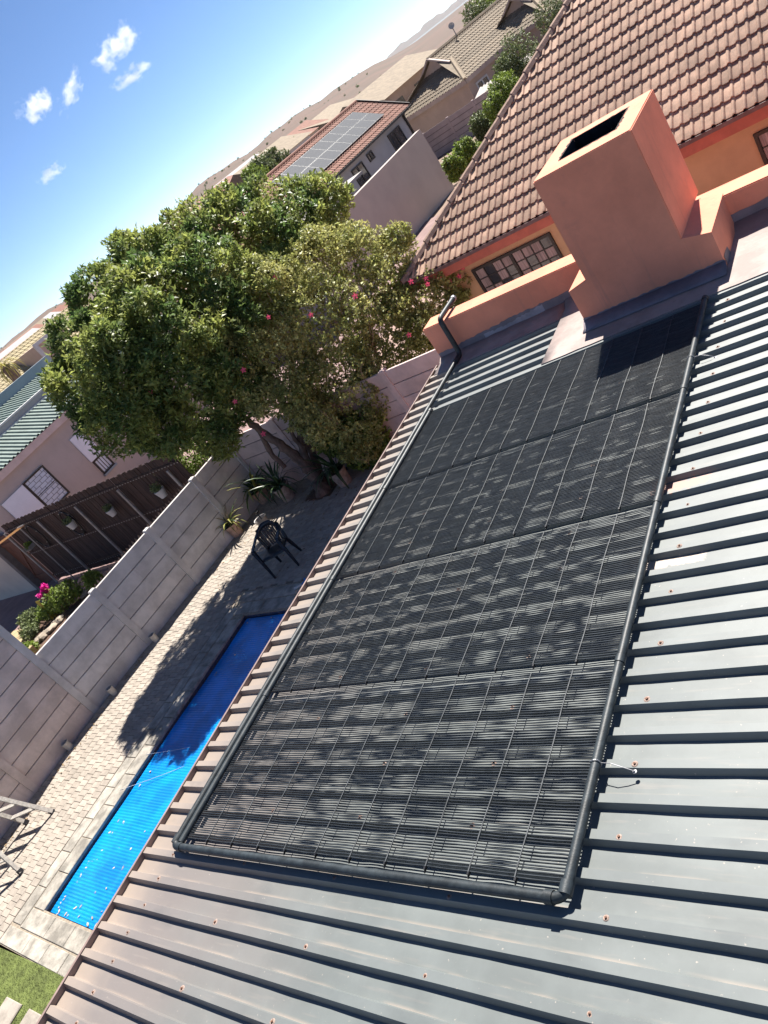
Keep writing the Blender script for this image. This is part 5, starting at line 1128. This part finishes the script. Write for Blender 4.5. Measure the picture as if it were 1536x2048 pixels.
# far mountain ridge in the haze
b = MB(); vs = []; n = 60
for i in range(n):
    az = math.radians(14+20*i/(n-1)); d = 7000; h = -75+75*max(0, math.sin((i-8)/44*math.pi))**.6*(1+.12*math.sin(i*.9)+.08*math.sin(i*2.3)) if 8 <= i <= 52 else -40
    vs += [(-math.sin(az)*d, math.cos(az)*d, -120), (-math.sin(az)*d*1.05, math.cos(az)*d*1.05, h)]
b.add(vs, [(2*i, 2*i+2, 2*i+3, 2*i+1) for i in range(n-1)]); tag(b.build('far_mountains', HILL, None, True), kind='structure')
b = MB(); b.add([(-9000, 1700, -17), (3000, 1700, -17), (3000, 9000, -60), (-9000, 9000, -60)], [(0, 1, 2, 3)]); tag(b.build('sea', mat('sea_haze_grey', (.12, .135, .14), .7, .1, .01, bump=0, spec=.1)), kind='structure')  # flat far sheet, the grey of haze is put into its colour

# ------------------------------------------------------------------ clouds
def cloud_mat(seed):
    m = bpy.data.materials.new('cloud_vapour'); m.use_nodes = True; N = m.node_tree.nodes; L = m.node_tree.links; N.remove(N['Principled BSDF'])
    v = N.new('ShaderNodeVolumePrincipled'); v.inputs['Color'].default_value = (1, 1, 1, 1); v.inputs['Anisotropy'].default_value = .3
    tc = N.new('ShaderNodeTexCoord'); ln = N.new('ShaderNodeVectorMath'); ln.operation = 'LENGTH'; L.new(tc.outputs['Object'], ln.inputs[0])
    mp = N.new('ShaderNodeMapping'); mp.inputs['Location'].default_value = (seed*3.7, seed*1.3, seed*2.1); mp.inputs['Scale'].default_value = (1.5, .9, .9); L.new(tc.outputs['Object'], mp.inputs[0])
    n = N.new('ShaderNodeTexNoise'); n.inputs['Scale'].default_value = 1.9; n.inputs['Detail'].default_value = 6; n.inputs['Roughness'].default_value = .58; L.new(mp.outputs[0], n.inputs[0])
    a = N.new('ShaderNodeMath'); a.operation = 'MULTIPLY_ADD'; L.new(ln.outputs['Value'], a.inputs[0]); a.inputs[1].default_value = -1.05; a.inputs[2].default_value = .60
    b_ = N.new('ShaderNodeMath'); b_.operation = 'MULTIPLY_ADD'; L.new(n.outputs[0], b_.inputs[0]); b_.inputs[1].default_value = 2.6; b_.inputs[2].default_value = -1.30
    c = N.new('ShaderNodeMath'); c.operation = 'ADD'; L.new(a.outputs[0], c.inputs[0]); L.new(b_.outputs[0], c.inputs[1])
    d = N.new('ShaderNodeMath'); d.operation = 'MULTIPLY'; d.use_clamp = False; L.new(c.outputs[0], d.inputs[0]); d.inputs[1].default_value = .085
    e = N.new('ShaderNodeMath'); e.operation = 'MAXIMUM'; L.new(d.outputs[0], e.inputs[0]); e.inputs[1].default_value = 0
    L.new(e.outputs[0], v.inputs['Density']); L.new(v.outputs[0], N['Material Output'].inputs['Volume']); return m
cbm = bmesh.new(); bmesh.ops.create_icosphere(cbm, subdivisions=3, radius=1)
for i, (u, v, w_, h_, tl, lab) in enumerate(((232, 95, 58, 27, .12, 'thickest small white cloud, with a little puff at one end'), (72, 213, 46, 26, .05, 'bright white cloud with a ragged trail beside it'), (140, 182, 50, 17, .5, 'thin broken wisp trailing off the bright white cloud'), (262, 152, 52, 17, .0, 'thin white cloud streak below the thickest cloud'), (102, 346, 32, 15, .0, 'small faint cloud floating lowest in the sky'))):
    D_ = 1400.; c = atd(u, v, D_); me = bpy.data.meshes.new('cloud'); cbm.to_mesh(me); me.materials.append(cloud_mat(i+1)); o = link('cloud', me, None, tuple(c)); k = D_/FPX*1.3
    az = math.atan2(_r[1], _r[0]); o.rotation_euler = Matrix.Rotation(az, 3, 'Z').to_euler(); o.rotation_euler = (Matrix.Rotation(az, 3, 'Z') @ Matrix.Rotation(-tl, 3, 'Y')).to_euler(); o.scale = (w_*k, h_*k*1.1, h_*k); tag(o, lab, 'cloud', 'small white clouds')
cbm.free()
# ------------------------------------------------------------------ air
HAZE = True
if HAZE:
    b = MB(); b.box(-9500, 9500, -300, 9500, -170, 90); hz = b.mesh('haze', bpy.data.materials.new('hazy_air')); hm_ = hz.materials[0]; hm_.use_nodes = True; N = hm_.node_tree.nodes; N.remove(N['Principled BSDF'])
    v = N.new('ShaderNodeVolumePrincipled'); v.inputs['Color'].default_value = (.86, .93, 1, 1); v.inputs['Density'].default_value = .00004; v.inputs['Anisotropy'].default_value = .2; hm_.node_tree.links.new(v.outputs[0], N['Material Output'].inputs['Volume'])
    tag(link('haze', hz), 'thin pale haze over the whole neighbourhood', 'haze', kind='stuff')

# ------------------------------------------------------------------ anti-climb spikes behind the boundary wall top
t = thing('spike_strip', 'row of small dark anti climb spikes along the top of the grey boundary wall', 'spikes', (-8.30, 5.75, G+1.5)); b = MB(); P_ = np.array((-8.30, 5.75, 0))
for (p, q) in (((-8.30, 5.75), (-8.13, 7.32)), ((-8.13, 7.32), (-7.98, 8.82)), ((-7.98, 8.82), (-7.93, 9.6))):
    p = np.array((*p, 0)); q = np.array((*q, 0)); L_ = np.linalg.norm(q-p); n = int(L_/.085); d = (q-p)/L_
    for k in range(n):
        c = p+d*(k+.5)*.085-P_+np.array((-.045, 0, 0)); e = d*.032; h = random.uniform(.07, .10); b.add([c-e+(0, 0, .0), c+e, c+e+(-.02, 0, 0), c-e+(-.02, 0, 0), c+np.array((-.01, 0, h))+d*random.uniform(-.01, .01)], [(0, 1, 4), (1, 2, 4), (2, 3, 4), (3, 0, 4), (3, 2, 1, 0)])
tag(b.build('spikes', mat('brown_plastic_spike', (.12, .085, .07), .7), t), kind='stuff')

# ------------------------------------------------------------------ leaf litter on the paving
r_ = np.random.default_rng(9); n = 420
x = np.concatenate([r_.uniform(-8.0, -3.2, 180), r_.normal(-5.6, .45, 150), -8.25+np.abs(r_.normal(0, .12, 90))]); y = np.concatenate([r_.uniform(6.9, 9.9, 180), r_.normal(9.5, .4, 150), r_.uniform(1., 5.5, 90)]); y = np.minimum(y, 10.0)
a = r_.uniform(0, 6.28, n); L_ = r_.uniform(.018, .04, n); w_ = L_*.42; z = np.full(n, G+.006)
c_, s__ = np.cos(a), np.sin(a); V = np.zeros((n, 4, 3))
for k, (u_, v_, h_) in enumerate(((-1, 0, .0), (0, -1, .006), (1, 0, .010), (0, 1, .004))): V[:, k] = np.stack([x+u_*L_*c_-v_*w_*s__, y+u_*L_*s__+v_*w_*c_, z+h_], 1)
o = link('leaf_litter', npmesh('leaf_litter', V.reshape(-1, 3), np.arange(4*n).reshape(-1, 4), mat('litter_leaf', (.24, .16, .08), .8, .4, 20, isl=.5, bump=0))); tag(o, 'scattered fallen leaves on the shaded paving under the tree', 'leaves', kind='stuff')
